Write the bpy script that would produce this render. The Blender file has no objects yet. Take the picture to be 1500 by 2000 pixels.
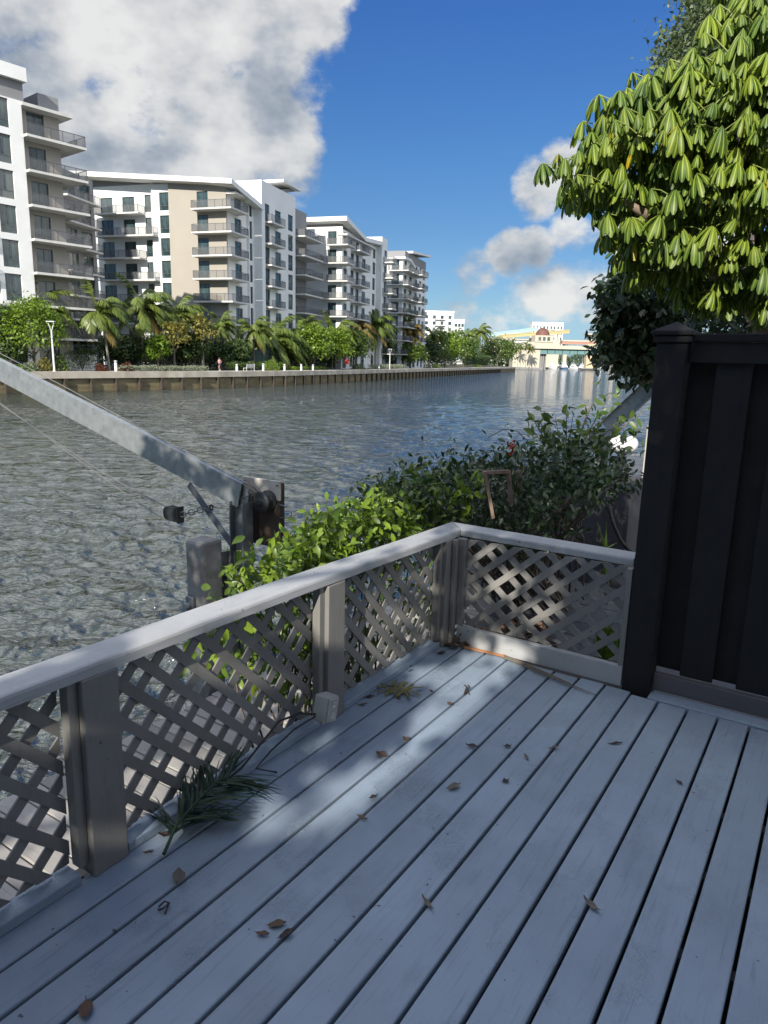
import bpy, math, random
import numpy as np
from mathutils import Vector, Matrix
R = math.radians
random.seed(7); rng = np.random.default_rng(7)
sc = bpy.context.scene
col = sc.collection

# ------------------------------------------------------------------ camera
FPX, HC, ROLL = 1387.0, 1.68, -0.025
_p = math.atan(298/FPX)
_c, _s = math.cos(_p), math.sin(_p)
FW = np.array([0, _c, -_s]); _u0 = np.array([0, _s, _c]); _r0 = np.array([1., 0, 0])
RT = _r0*math.cos(ROLL) - _u0*math.sin(ROLL)
UP = _r0*math.sin(ROLL) + _u0*math.cos(ROLL)
cam = bpy.data.cameras.new('camera'); co = bpy.data.objects.new('camera', cam); col.objects.link(co)
M = Matrix(((RT[0], UP[0], -FW[0], 0), (RT[1], UP[1], -FW[1], 0), (RT[2], UP[2], -FW[2], HC), (0, 0, 0, 1)))
co.matrix_world = M
cam.sensor_fit = 'VERTICAL'; cam.sensor_height = 36; cam.lens = 36*FPX/2000
cam.clip_start = 0.05; cam.clip_end = 6000
sc.camera = co
sc.render.resolution_x, sc.render.resolution_y = 768, 1024

# ------------------------------------------------------------------ sun, sky, exposure
SUN_AZ, SUN_EL = R(199), R(29)
SV = np.array([math.sin(SUN_AZ)*math.cos(SUN_EL), math.cos(SUN_AZ)*math.cos(SUN_EL), math.sin(SUN_EL)])
sl = bpy.data.lights.new('sun', 'SUN'); sl.energy = 4.9; sl.angle = R(0.5); sl.color = (1, .94, .84)
so = bpy.data.objects.new('sun', sl); col.objects.link(so)
so.rotation_euler = Vector(SV).to_track_quat('Z', 'Y').to_euler()
so.location = (-20, -40, 40)
sc.view_settings.view_transform = 'Standard'; sc.view_settings.look = 'None'
sc.view_settings.exposure = 0.52; sc.view_settings.gamma = 1
SKY = 0.11
sc.cycles.max_bounces = 6; sc.cycles.diffuse_bounces = 3; sc.cycles.glossy_bounces = 3; sc.cycles.transparent_max_bounces = 8; sc.cycles.caustics_reflective = False; sc.cycles.caustics_refractive = False

def ray(x, y): return (x-750)/FPX*RT - (y-1000)/FPX*UP + FW
def at(x, y, Y):
    d = ray(x, y); return d*(Y/d[1]) + np.array([0, 0, HC])
def onz(x, y, z):
    d = ray(x, y); return d*((z-HC)/d[2]) + np.array([0, 0, HC])
DA = R(33.0); sD, cD = math.sin(DA), math.cos(DA)
def loc(P): return np.array([P[0]*cD-P[1]*sD, P[0]*sD+P[1]*cD, P[2]])     # world -> deck frame (v, u, z)
def wor(v, u, z): return np.array([v*cD+u*sD, -v*sD+u*cD, z])
def dl(x, y, z): return loc(onz(x, y, z))
def dat(x, y, Y): return loc(at(x, y, Y))
def vpl(x, y, v0):
    d = ray(x, y); k = d[0]*cD-d[1]*sD; return loc(d*(v0/k)+np.array([0, 0, HC]))
def upl(x, y, u0):
    d = ray(x, y); k = d[0]*sD+d[1]*cD; return loc(d*(u0/k)+np.array([0, 0, HC]))

# ------------------------------------------------------------------ node helpers
class NT:
    def __init__(s, name):
        s.m = bpy.data.materials.new(name); s.m.use_nodes = True; s.t = s.m.node_tree
        s.t.nodes.clear(); s.out = s.n('ShaderNodeOutputMaterial')
    def n(s, typ, **k):
        nd = s.t.nodes.new(typ)
        for a, b in k.items(): setattr(nd, a, b)
        return nd
    def l(s, a, b): s.t.links.new(a, b)
    def val(s, sock, v):
        if hasattr(v, 'is_output') or hasattr(v, 'links'): s.l(v, sock)
        else: sock.default_value = v
    def math(s, op, a, b=0.0, c=None, clamp=False):
        nd = s.n('ShaderNodeMath', operation=op, use_clamp=clamp); s.val(nd.inputs[0], a); s.val(nd.inputs[1], b)
        if c is not None: s.val(nd.inputs[2], c)
        return nd.outputs[0]
    def mix(s, f, a, b):
        nd = s.n('ShaderNodeMix', data_type='RGBA'); s.val(nd.inputs[0], f)
        s.val(nd.inputs[6], a if not isinstance(a, tuple) else a+(1,)); s.val(nd.inputs[7], b if not isinstance(b, tuple) else b+(1,))
        return nd.outputs[2]
    def ramp(s, f, stops):
        nd = s.n('ShaderNodeValToRGB'); s.l(f, nd.inputs[0]); e = nd.color_ramp.elements
        while len(e) < len(stops): e.new(0.5)
        for i, (p, c) in enumerate(stops):
            e[i].position = p; e[i].color = (tuple(c)+(1,)) if hasattr(c, '__len__') else (c, c, c, 1)
        return nd.outputs[0]
    def mrange(s, f, a, b, c=0., d=1., smooth=False):
        nd = s.n('ShaderNodeMapRange'); s.l(f, nd.inputs[0])
        if smooth: nd.interpolation_type = 'SMOOTHSTEP'
        for i, v in enumerate((a, b, c, d)): nd.inputs[i+1].default_value = v
        return nd.outputs[0]
    def coords(s, scale=(1, 1, 1), kind='Object', off=None):
        tc = s.n('ShaderNodeTexCoord'); mp = s.n('ShaderNodeMapping'); mp.inputs['Scale'].default_value = scale
        s.l(tc.outputs[kind], mp.inputs[0])
        if off is not None: s.l(off, mp.inputs[1])
        return mp.outputs[0]
    def noise(s, vec, scale, detail=4., rough=.55, dist=0.):
        nd = s.n('ShaderNodeTexNoise'); s.l(vec, nd.inputs['Vector']); nd.inputs['Scale'].default_value = scale
        nd.inputs['Detail'].default_value = detail; nd.inputs['Roughness'].default_value = rough; nd.inputs['Distortion'].default_value = dist
        return nd.outputs['Fac']
    def bump(s, h, strength, dist=.01, nrm=None):
        nd = s.n('ShaderNodeBump'); nd.inputs['Strength'].default_value = strength; nd.inputs['Distance'].default_value = dist
        s.l(h, nd.inputs['Height'])
        if nrm is not None: s.l(nrm, nd.inputs['Normal'])
        return nd.outputs[0]
    def bsdf(s, base, rough=.6, metal=0., spec=.5, nrm=None):
        b = s.n('ShaderNodeBsdfPrincipled'); s.val(b.inputs['Base Color'], base if not isinstance(base, tuple) else base+(1,))
        s.val(b.inputs['Roughness'], rough); s.val(b.inputs['Metallic'], metal); b.inputs['Specular IOR Level'].default_value = spec
        if nrm is not None: s.l(nrm, b.inputs['Normal'])
        return b
    def done(s, sh): s.l(sh if not hasattr(sh, 'outputs') else sh.outputs[0], s.out.inputs[0]); return s.m
    def island(s): return s.n('ShaderNodeNewGeometry').outputs['Random Per Island']

def plain(name, c1, c2=None, scale=(1, 1, 1), ns=3., rough=.65, metal=0., spec=.4, bump=.15, bs=30., bd=.005, isl=0., cut=(.35, .7)):
    t = NT(name); v = t.coords(scale)
    c2 = c2 or tuple(x*.8 for x in c1)
    f = t.mrange(t.noise(v, ns, 6), cut[0], cut[1])
    c = t.mix(f, c1, c2)
    if isl:
        k = t.mrange(t.island(), 0, 1, 1-isl, 1+isl)
        nd = t.n('ShaderNodeMix', data_type='RGBA', blend_type='MULTIPLY'); nd.inputs[0].default_value = 1
        t.l(c, nd.inputs[6]); t.l(k, nd.inputs[7]); c = nd.outputs[2]
    nrm = t.bump(t.noise(v, bs, 5), bump, bd) if bump else None
    return t.done(t.bsdf(c, rough, metal, spec, nrm))

def leafmat(name, dark, light, trans=.3, rough=.42, odd=None, oddf=.04, spec=.5, midrib=None, clump=False):
    t = NT(name); i = t.island()
    stops = [(0, dark), (.5, tuple((a+b)/2 for a, b in zip(dark, light))), (1, light)]
    if odd: stops = [(0, odd), (oddf, odd), (oddf+.002, dark), (1, light)]
    c = t.ramp(i, stops)
    if midrib:
        uv = t.n('ShaderNodeUVMap'); sp = t.n('ShaderNodeSeparateXYZ'); t.l(uv.outputs[0], sp.inputs[0])
        d = t.math('ABSOLUTE', t.math('SUBTRACT', sp.outputs[0], .5))
        c = t.mix(t.mrange(d, .05, .16, 1, 0), c, midrib)
    if clump:
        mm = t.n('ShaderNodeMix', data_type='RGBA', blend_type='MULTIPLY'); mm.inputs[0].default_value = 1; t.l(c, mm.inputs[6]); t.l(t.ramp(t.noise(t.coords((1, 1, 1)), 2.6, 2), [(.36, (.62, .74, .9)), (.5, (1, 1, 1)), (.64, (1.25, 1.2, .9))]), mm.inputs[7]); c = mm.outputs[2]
    b = t.bsdf(c, rough, 0, spec)
    tr = t.n('ShaderNodeBsdfTranslucent'); t.l(c, tr.inputs[0])
    ms = t.n('ShaderNodeMixShader'); ms.inputs[0].default_value = trans
    t.l(b.outputs[0], ms.inputs[1]); t.l(tr.outputs[0], ms.inputs[2])
    return t.done(ms)

# ------------------------------------------------------------------ world: Nishita sky with clouds set by direction
w = bpy.data.worlds.new('World'); sc.world = w; w.use_nodes = True
W = NT.__new__(NT); W.t = w.node_tree; W.t.nodes.clear(); W.out = W.n('ShaderNodeOutputWorld')
sky = W.n('ShaderNodeTexSky'); sky.sky_type = 'NISHITA'; sky.sun_disc = False
sky.sun_elevation = SUN_EL; sky.sun_rotation = SUN_AZ; sky.air_density = 1.0; sky.dust_density = .35; sky.ozone_density = 2.2
tc = W.n('ShaderNodeTexCoord'); DIR = tc.outputs['Generated']
def cdir(x, y):
    d = ray(x, y); return d/np.linalg.norm(d)
def blob(x, y, r, soft=.55):
    d = cdir(x, y); nd = W.n('ShaderNodeVectorMath', operation='DOT_PRODUCT'); W.l(DIR, nd.inputs[0]); nd.inputs[1].default_value = tuple(d)
    a = r/FPX/(1+((x-750)**2+(y-1000)**2)/FPX**2)**.5
    return W.mrange(nd.outputs['Value'], math.cos(a*(1+soft)), math.cos(a*(1-soft)), 0, 1, True)
BLOBS = [(150, 60, 250, 1., .75), (350, 60, 215, 1., .9), (260, 250, 200, 1., .75), (450, 190, 120, 1., .75), (500, 310, 110, .95, .75), (400, 300, 120, 1., .75), (580, 10, 90, .8, .75), (40, 370, 60, .5, .75), (330, 390, 120, .9, .75), (565, 370, 55, .6, .75), (-200, 200, 300, 1., .75), (100, -300, 400, 1., .75), (-500, -500, 700, 1., .75),
         (1052, 372, 44, .86, .85), (1108, 338, 46, .86, .85), (1165, 340, 56, .8, .8), (992, 494, 36, .84, .85), (1045, 486, 34, .78, .85), (1120, 452, 40, .76, .85), (1180, 455, 50, .70, .5), (928, 536, 44, .62, .6), (1110, 565, 66, .64, .6), (1190, 570, 90, .72, .6), (1050, 610, 80, .60, .7), (1160, 640, 110, .70, .7), (1000, 645, 70, .55, .7), (880, 590, 60, .5, .7), (1320, 520, 120, .6, .7)]
acc = None
def dblob(d, a0, a1):      # out-of-view cloud bank round a direction, added to light deck, facades and water
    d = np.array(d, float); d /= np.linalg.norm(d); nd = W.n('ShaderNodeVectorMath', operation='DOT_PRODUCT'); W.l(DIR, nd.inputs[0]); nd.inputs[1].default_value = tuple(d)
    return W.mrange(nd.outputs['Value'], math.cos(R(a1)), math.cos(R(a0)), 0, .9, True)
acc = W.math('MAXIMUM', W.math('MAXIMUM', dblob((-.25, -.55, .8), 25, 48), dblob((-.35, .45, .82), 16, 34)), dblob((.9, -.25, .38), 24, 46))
for bx, by, brad, bw, bs in BLOBS:
    acc = W.math('MAXIMUM', acc, W.math('MULTIPLY', blob(bx, by, brad, bs), bw))
def cmap(scale, off=(0, 0, 0)):
    m_ = W.n('ShaderNodeMapping'); W.l(DIR, m_.inputs[0]); m_.inputs['Scale'].default_value = scale; m_.inputs['Location'].default_value = off; return m_.outputs[0]
v1 = cmap((1, 1, 1.5)); v2 = cmap((1, 1, 1.5), (.028, .0, -.05))
n1 = W.noise(v1, 7.5, 8, .6); n2 = W.noise(v1, 3.1, 2, .5); n3 = W.noise(v2, 7.5, 4, .6); n4 = W.noise(v1, 4.2, 3, .5)
den = W.math('ADD', W.math('MULTIPLY', acc, .70), W.math('MULTIPLY', W.math('SUBTRACT', n1, .5), 1.6))
den = W.math('ADD', den, W.math('MULTIPLY', W.math('SUBTRACT', n2, .5), .55))
mask = W.mrange(den, .27, .57, 0, 1, True)
lit = W.math('ADD', W.math('MULTIPLY', W.math('SUBTRACT', n1, n3), 2.3), W.mrange(n4, .34, .64, .24, 1.0))
lit = W.math('SUBTRACT', lit, W.mrange(den, .55, .95, 0, .18))
ccol = W.ramp(lit, [(0, (1.75, 2.05, 2.45)), (.36, (2.85, 3.1, 3.4)), (.66, (4.4, 4.45, 4.45)), (1, (5.4, 5.4, 5.25))])
bk = W.n('ShaderNodeMix', data_type='RGBA', blend_type='MULTIPLY'); bk.inputs[0].default_value = 1; W.l(ccol, bk.inputs[6])      # extra brightness for the added out-of-view banks: fill light and water reflections
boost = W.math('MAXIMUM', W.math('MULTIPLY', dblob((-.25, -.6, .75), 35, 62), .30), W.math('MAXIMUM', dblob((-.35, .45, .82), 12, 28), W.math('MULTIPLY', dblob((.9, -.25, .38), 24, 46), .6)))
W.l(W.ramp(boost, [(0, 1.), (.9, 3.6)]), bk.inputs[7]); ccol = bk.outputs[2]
skyc = W.n('ShaderNodeMix', data_type='RGBA', blend_type='MULTIPLY'); skyc.inputs[0].default_value = 1
spz = W.n('ShaderNodeSeparateXYZ'); W.l(DIR, spz.inputs[0])
W.l(sky.outputs[0], skyc.inputs[6]); W.l(W.ramp(spz.outputs[2], [(0, (.29, .45, .76)), (.07, (.32, .43, .56)), (.165, (.275, .41, .56)), (.25, (.25, .43, .62)), (.40, (.215, .42, .73)), (.60, (.56, .95, 1.62)), (1, (.62, 1.02, 1.72))]), skyc.inputs[7])
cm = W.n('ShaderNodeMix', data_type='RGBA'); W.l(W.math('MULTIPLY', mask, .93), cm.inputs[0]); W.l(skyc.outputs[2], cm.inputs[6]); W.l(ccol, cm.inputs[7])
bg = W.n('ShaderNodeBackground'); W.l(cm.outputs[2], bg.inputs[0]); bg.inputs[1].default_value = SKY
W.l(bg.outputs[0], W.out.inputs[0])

# ------------------------------------------------------------------ object helpers
def tag(o, label=None, cat=None, group=None, kind=None):
    if label: o['label'] = label
    if cat: o['category'] = cat
    if group: o['group'] = group
    if kind: o['kind'] = kind
    return o
def empty(name, location=(0, 0, 0), az=0., label=None, cat=None, group=None):
    o = bpy.data.objects.new(name, None); col.objects.link(o); o.location = tuple(location); o.rotation_euler = (0, 0, -az); o.empty_display_size = .1
    return tag(o, label, cat, group)
class MB:
    def __init__(s): s.v = []; s.f = []; s.mi = []; s.sm = []; s.mats = []
    def m(s, mat):
        if mat not in s.mats: s.mats.append(mat)
        return s.mats.index(mat)
    def add(s, vs, fs, mat, smooth=False):
        b = len(s.v); k = s.m(mat); s.v += [tuple(map(float, p)) for p in vs]
        for f in fs: s.f.append([i+b for i in f]); s.mi.append(k); s.sm.append(smooth)
    def box(s, x0, x1, y0, y1, z0, z1, mat):
        vs = [(x, y, z) for z in (z0, z1) for y in (y0, y1) for x in (x0, x1)]
        s.add(vs, [(0, 2, 3, 1), (4, 5, 7, 6), (0, 1, 5, 4), (2, 6, 7, 3), (0, 4, 6, 2), (1, 3, 7, 5)], mat)
    def cbox(s, x0, x1, y0, y1, z0, z1, mat, c=.004):   # chamfered box
        import bmesh
        bm = bmesh.new(); bmesh.ops.create_cube(bm, size=1)
        for v in bm.verts: v.co = Vector(((x0+x1)/2+v.co.x*(x1-x0), (y0+y1)/2+v.co.y*(y1-y0), (z0+z1)/2+v.co.z*(z1-z0)))
        bmesh.ops.bevel(bm, geom=bm.edges[:], offset=c, segments=2, affect='EDGES', profile=.5)
        bm.verts.index_update()
        s.add([v.co[:] for v in bm.verts], [[v.index for v in f.verts] for f in bm.faces], mat); bm.free()
    def bar(s, p, q, w_, h_, mat, up=(0, 0, 1)):
        p, q = np.array(p, float), np.array(q, float); d = q-p; L = np.linalg.norm(d); d = d/L
        up = np.array(up, float)
        if abs(d@up) > .98: up = np.array([0, 1., 0])
        a = np.cross(d, up); a /= np.linalg.norm(a); b = np.cross(a, d)
        vs = [e+a*i*w_/2+b*j*h_/2 for e in (p, q) for i, j in ((-1, -1), (1, -1), (1, 1), (-1, 1))]
        s.add(vs, [(0, 1, 2, 3), (7, 6, 5, 4), (0, 4, 5, 1), (1, 5, 6, 2), (2, 6, 7, 3), (3, 7, 4, 0)], mat)
    def tube(s, pts, rad, mat, n=8, smooth=True, cap=True):
        pts = [np.array(p, float) for p in pts]; m_ = len(pts)
        if not hasattr(rad, '__len__'): rad = [rad]*m_
        vs = []; prev = None
        for i, p in enumerate(pts):
            d = pts[min(i+1, m_-1)]-pts[max(i-1, 0)]; d = d/(np.linalg.norm(d)+1e-9)
            if prev is None:
                a = np.cross(d, (0, 0, 1)); 
                if np.linalg.norm(a) < .05: a = np.cross(d, (0, 1, 0))
            else: a = prev-d*(prev@d)
            a = a/np.linalg.norm(a); prev = a; b = np.cross(d, a)
            vs += [p+rad[i]*(a*math.cos(2*math.pi*k/n)+b*math.sin(2*math.pi*k/n)) for k in range(n)]
        fs = [(i*n+k, i*n+(k+1) % n, (i+1)*n+(k+1) % n, (i+1)*n+k) for i in range(m_-1) for k in range(n)]
        s.add(vs, fs, mat, smooth)
        if cap: s.add(vs[:n], [tuple(range(n))[::-1]], mat); s.add(vs[-n:], [tuple(range(n))], mat)
    def lathe(s, prof, mat, c=(0, 0, 0), n=16, smooth=True):
        vs = [(c[0]+r*math.cos(2*math.pi*k/n), c[1]+r*math.sin(2*math.pi*k/n), c[2]+z) for r, z in prof for k in range(n)]
        fs = [(i*n+k, i*n+(k+1) % n, (i+1)*n+(k+1) % n, (i+1)*n+k) for i in range(len(prof)-1) for k in range(n)]
        s.add(vs, fs, mat, smooth)
        s.add(vs[-n:], [tuple(range(n))], mat)
    def prism(s, poly, o, ex, ey, ez, t, mat):      # polygon in (ex,ey) extruded t along ez
        o, ex, ey, ez = (np.array(a, float) for a in (o, ex, ey, ez)); n = len(poly)
        a = [o+ex*p[0]+ey*p[1] for p in poly]; b = [p+ez*t for p in a]
        s.add(a+b, [tuple(range(n))[::-1], tuple(range(n, 2*n))]+[(i, (i+1) % n, n+(i+1) % n, n+i) for i in range(n)], mat)
    def build(s, name, parent=None, **k):
        me = bpy.data.meshes.new(name); me.from_pydata(s.v, [], s.f)
        for m_ in s.mats: me.materials.append(m_)
        me.polygons.foreach_set('material_index', s.mi); me.polygons.foreach_set('use_smooth', s.sm); me.update()
        o = bpy.data.objects.new(name, me); col.objects.link(o)
        if parent is not None: o.parent = parent
        return tag(o, **k)
def scatter(name, T, F, pos, mats, mat, parent=None, UV=None, smooth=True):
    """one mesh holding a template (verts T, quads/tris F) set at every pos with 3x3 matrices (columns = axes)"""
    T = np.asarray(T, float); F = np.asarray(F, int); n = len(pos); k = len(T)
    V = (np.einsum('nij,kj->nki', mats, T) + np.asarray(pos)[:, None, :]).reshape(-1, 3)
    FF = (F[None]+(np.arange(n)*k)[:, None, None]).reshape(-1, F.shape[1])
    me = bpy.data.meshes.new(name); me.vertices.add(len(V)); me.vertices.foreach_set('co', V.ravel())
    me.loops.add(FF.size); me.loops.foreach_set('vertex_index', FF.ravel())
    me.polygons.add(len(FF)); me.polygons.foreach_set('loop_start', np.arange(len(FF))*F.shape[1]); me.polygons.foreach_set('loop_total', np.full(len(FF), F.shape[1]))
    me.polygons.foreach_set('use_smooth', np.full(len(FF), smooth))
    if UV is not None:
        ul = me.uv_layers.new(name='UVMap'); uvs = np.asarray(UV, float)[F.ravel()]; ul.data.foreach_set('uv', np.tile(uvs, (n, 1)).ravel())
    me.materials.append(mat); me.update(calc_edges=True); me.validate()
    o = bpy.data.objects.new(name, me); col.objects.link(o)
    if parent is not None: o.parent = parent
    return o
def frames(d, up, size):
    """3x3 matrices with columns (side, along d, normal)"""
    d = d/np.linalg.norm(d, axis=1, keepdims=True); x = np.cross(d, up); x /= (np.linalg.norm(x, axis=1, keepdims=True)+1e-9); z = np.cross(x, d)
    return np.stack([x, d, z], axis=2)*np.asarray(size).reshape(-1, 1, 1)
def rdir(n):
    v = rng.normal(size=(n, 3)); return v/np.linalg.norm(v, axis=1, keepdims=True)
# leaf templates (length 1 along y)
LEAF4 = ([(0, 0, 0), (.28, .45, .06), (0, 1, -.05), (-.28, .45, .06)], [(0, 1, 2, 3)])
LEAF6 = ([(0, 0, 0), (.2, .22, .05), (.25, .5, .05), (0, 1, -.12), (-.25, .5, .05), (-.2, .22, .05), (0, .5, -.02)],
         [(0, 1, 2, 6), (6, 2, 3, 3), (0, 6, 4, 5), (6, 3, 4, 4)])
LEAF6 = ([(0, 0, 0), (.17, .2, .04), (.24, .5, .05), (.12, .8, .0), (0, 1, -.12), (-.12, .8, 0), (-.24, .5, .05), (-.17, .2, .04), (0, .25, -.01), (0, .5, -.02), (0, .8, -.05)],
         [(0, 1, 8, 7), (8, 1, 2, 9), (8, 9, 6, 7), (9, 2, 3, 10), (9, 10, 5, 6), (10, 3, 4, 5)])
def leaves(name, pos, size, mat, parent=None, up=None, droop=.5, tmpl=LEAF4, outward=None):
    n = len(pos); d = rdir(n)
    if outward is not None: d = d*.8+outward
    d[:, 2] -= droop
    nz = rdir(n)*.7+np.array([0, 0, 1.]) if up is None else up
    sz = size*(.65+.7*rng.random(n))
    return scatter(name, tmpl[0], tmpl[1], pos, frames(d, nz, sz), mat, parent)
def inpoly(poly, x, y):
    c = False; j = len(poly)-1
    for i in range(len(poly)):
        (xi, yi), (xj, yj) = poly[i], poly[j]
        if (yi > y) != (yj > y) and x < (xj-xi)*(y-yi)/(yj-yi)+xi: c = not c
        j = i
    return c
def polypts(poly, n):
    xs = [p[0] for p in poly]; ys = [p[1] for p in poly]; out = []
    while len(out) < n:
        x, y = random.uniform(min(xs), max(xs)), random.uniform(min(ys), max(ys))
        if inpoly(poly, x, y): out.append((x, y))
    return out
def copy_tree(o, parent=None):
    c = o.copy(); col.objects.link(c)
    if parent is not None: c.parent = parent
    for ch in o.children: copy_tree(ch, c)
    return c

# ------------------------------------------------------------------ materials
def wood_paint(name, c, dark, axis='y', peel=.5, rough=.55, island=.06, spec=.5):
    t = NT(name); i = t.island()
    cb = t.n('ShaderNodeCombineXYZ'); t.l(t.math('MULTIPLY', i, 37.), cb.inputs[0]); t.l(t.math('MULTIPLY', i, 91.), cb.inputs[1]); t.l(t.math('MULTIPLY', i, 13.), cb.inputs[2])
    sc_ = {'y': (1, .035, 1), 'x': (.035, 1, 1), 'z': (1, 1, .035)}[axis]
    vg = t.coords(sc_, off=cb.outputs[0]); vi = t.coords((1, 1, 1), off=cb.outputs[0])
    grain = t.noise(vg, 90, 5, .65, .6)
    blot = t.noise(vi, 2.2, 5, .6)
    fl = t.n('ShaderNodeTexVoronoi'); fl.feature = 'DISTANCE_TO_EDGE'
    wn = t.n('ShaderNodeTexNoise'); t.l(vi, wn.inputs['Vector']); wn.inputs['Scale'].default_value = 25; wn.inputs['Detail'].default_value = 5
    va = t.n('ShaderNodeVectorMath', operation='ADD'); vm = t.n('ShaderNodeVectorMath', operation='SCALE'); t.l(wn.outputs['Color'], vm.inputs[0]); vm.inputs['Scale'].default_value = .11
    t.l(vi, va.inputs[0]); t.l(vm.outputs[0], va.inputs[1]); t.l(va.outputs[0], fl.inputs['Vector']); fl.inputs['Scale'].default_value = 44
    crack = t.mrange(fl.outputs['Distance'], 0, .16, 0, 1)
    zone = t.mrange(t.noise(vi, 3.4, 4, .65), .53, .62)
    col1 = t.mix(t.mrange(blot, .35, .72), c, tuple(x*.78 for x in c))
    dirt = t.mrange(t.noise(t.coords({'y': (1, .25, 1), 'x': (.25, 1, 1), 'z': (1, 1, .25)}[axis], off=cb.outputs[0]), 9, 6, .7), .56, .74)
    col1 = t.mix(t.math('MULTIPLY', dirt, .45), col1, tuple(x*.5 for x in c))
    col1 = t.mix(t.math('MULTIPLY', t.mrange(grain, .56, .74), .5), col1, dark)
    chip = t.math('MULTIPLY', zone, t.mrange(crack, .0, .25, 1, 0))
    col1 = t.mix(t.math('MULTIPLY', chip, .35*peel), col1, tuple(min(1, x*1.35) for x in c))
    k = t.mrange(i, 0, 1, 1-island, 1+island); mm = t.n('ShaderNodeMix', data_type='RGBA', blend_type='MULTIPLY'); mm.inputs[0].default_value = 1
    t.l(col1, mm.inputs[6]); t.l(k, mm.inputs[7]); col1 = mm.outputs[2]
    spots = t.mrange(t.noise(vi, 46, 2, .4), .75, .78); col1 = t.mix(t.math('MULTIPLY', spots, .8), col1, (.03, .03, .035))
    h = t.math('ADD', t.math('MULTIPLY', grain, .5), t.math('MULTIPLY', t.math('MULTIPLY', zone, crack), 1.0*peel))
    nrm = t.bump(h, .6, .003)
    rg = t.mrange(t.noise(vi, 8, 4), .3, .7, rough-.08, rough+.12)
    return t.done(t.bsdf(col1, rg, 0, spec, nrm))
DECK = wood_paint('deck_paint', (.262, .325, .405), (.10, .125, .155), peel=1.3)
RAIL = wood_paint('rail_paint', (.40, .41, .415), (.2, .2, .2), peel=.7)
RAILX = wood_paint('rail_paint_x', (.40, .41, .415), (.2, .2, .2), axis='x', peel=.7)
POSTM = wood_paint('post_paint', (.205, .198, .185), (.11, .105, .10), axis='z', peel=.12)
LATT = wood_paint('lattice_paint', (.20, .193, .18), (.11, .105, .10), axis='z', peel=.1, island=.15)
BLACK = wood_paint('black_stain', (.020, .0198, .0212), (.007, .007, .008), axis='z', peel=.05, rough=.75, island=.25, spec=.22)
DOCKW = wood_paint('weathered_board', (.33, .31, .28), (.10, .09, .08), axis='x', peel=.0, rough=.8, island=.22)
GREYB = wood_paint('dark_grey_board', (.10, .105, .115), (.05, .05, .055), axis='x', peel=.1, rough=.7, island=.15)
JOIST = plain('joist_wood', (.12, .11, .10), (.07, .065, .06))
CONC = plain('pile_concrete', (.30, .295, .285), (.17, .165, .16), ns=6, bump=.5, bs=60, bd=.006, rough=.9)
GALV = plain('galvanised_steel', (.37, .39, .39), (.25, .27, .275), ns=14, rough=.5, metal=.55, bump=.1, bs=120, bd=.001, cut=(.3, .7))
BLSTEEL = plain('black_steel', (.045, .05, .052), (.03, .032, .034), ns=9, rough=.5, metal=.2, bump=.15, bs=80, bd=.001)
DSTEEL = plain('dull_steel', (.20, .215, .235), (.12, .13, .14), ns=9, rough=.5, metal=.5, bump=.15, bs=80, bd=.001)
RUST = plain('rusty_paint', (.52, .49, .43), (.16, .07, .04), ns=6, rough=.8, bump=.5, bs=40, bd=.002, cut=(.58, .68))
RUSTD = plain('rust_dark', (.045, .04, .037), (.09, .05, .035), ns=6, rough=.85, bump=.5, bs=40, bd=.002)
ROPE = plain('steel_cable', (.22, .22, .21), (.12, .12, .12), rough=.6, metal=.3, bump=0)
BLKP = plain('black_rubber', (.02, .02, .022), rough=.5, bump=.1)
OUTL = plain('outlet_plastic', (.42, .415, .40), (.30, .29, .27), ns=12, rough=.5, bump=.15)
WHITE = plain('white_stucco', (.80, .80, .78), (.72, .72, .70), ns=.35, bump=.1, bs=8, bd=.02, rough=.85)
TAN = plain('tan_stucco', (.365, .335, .285), (.34, .31, .265), ns=.3, bump=.1, bs=8, bd=.02, rough=.85)
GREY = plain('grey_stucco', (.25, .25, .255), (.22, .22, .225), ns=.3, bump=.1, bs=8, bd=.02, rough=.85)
BROWN = plain('taupe_stucco', (.38, .345, .30), (.33, .30, .265), ns=.3, bump=.1, bs=8, bd=.02, rough=.85)
SLAB = plain('balcony_concrete', (.62, .61, .58), (.52, .51, .49), ns=.6, bump=.1, bs=6, bd=.02, rough=.85)
FRAME = plain('window_frame', (.10, .11, .115), rough=.4, bump=0)
POLE = plain('pole_paint', (.62, .63, .62), (.5, .5, .5), rough=.45, bump=0)
CAPC = plain('seawall_concrete', (.60, .54, .44), (.36, .31, .235), ns=.55, scale=(1, 1, .45), bump=.4, bs=5, bd=.03, rough=.9)
PANEL = plain('seawall_panel', (.23, .185, .10), (.10, .085, .045), ns=.8, scale=(.5, .5, 2.5), bump=.4, bs=5, bd=.03, rough=.85)
PILEM = plain('seawall_pile', (.075, .058, .042), (.035, .028, .022), ns=2., bump=.3, bs=6, bd=.02, rough=.85)
PROM = plain('promenade_paving', (.48, .45, .40), (.38, .36, .32), ns=.5, bump=.2, bs=3, bd=.01, rough=.85)
SOIL = plain('planted_ground', (.06, .07, .03), (.09, .07, .045), ns=1.2, bump=.4, bs=5, bd=.05, rough=.95)
BARK = plain('bark', (.16, .135, .11), (.08, .065, .055), ns=6, scale=(1, 1, .3), bump=.6, bs=20, bd=.02, rough=.9)
PALMB = plain('palm_bark', (.27, .245, .21), (.17, .15, .125), ns=3, scale=(1, 1, 4), bump=.4, bs=8, bd=.02, rough=.9)
TEAL = plain('teal_girder', (.14, .26, .25), (.11, .20, .20), ns=.2, rough=.5, bump=0)
CREAM = plain('cream_concrete', (.52, .48, .38), (.46, .42, .34), ns=.1, bump=0, rough=.85)
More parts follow.
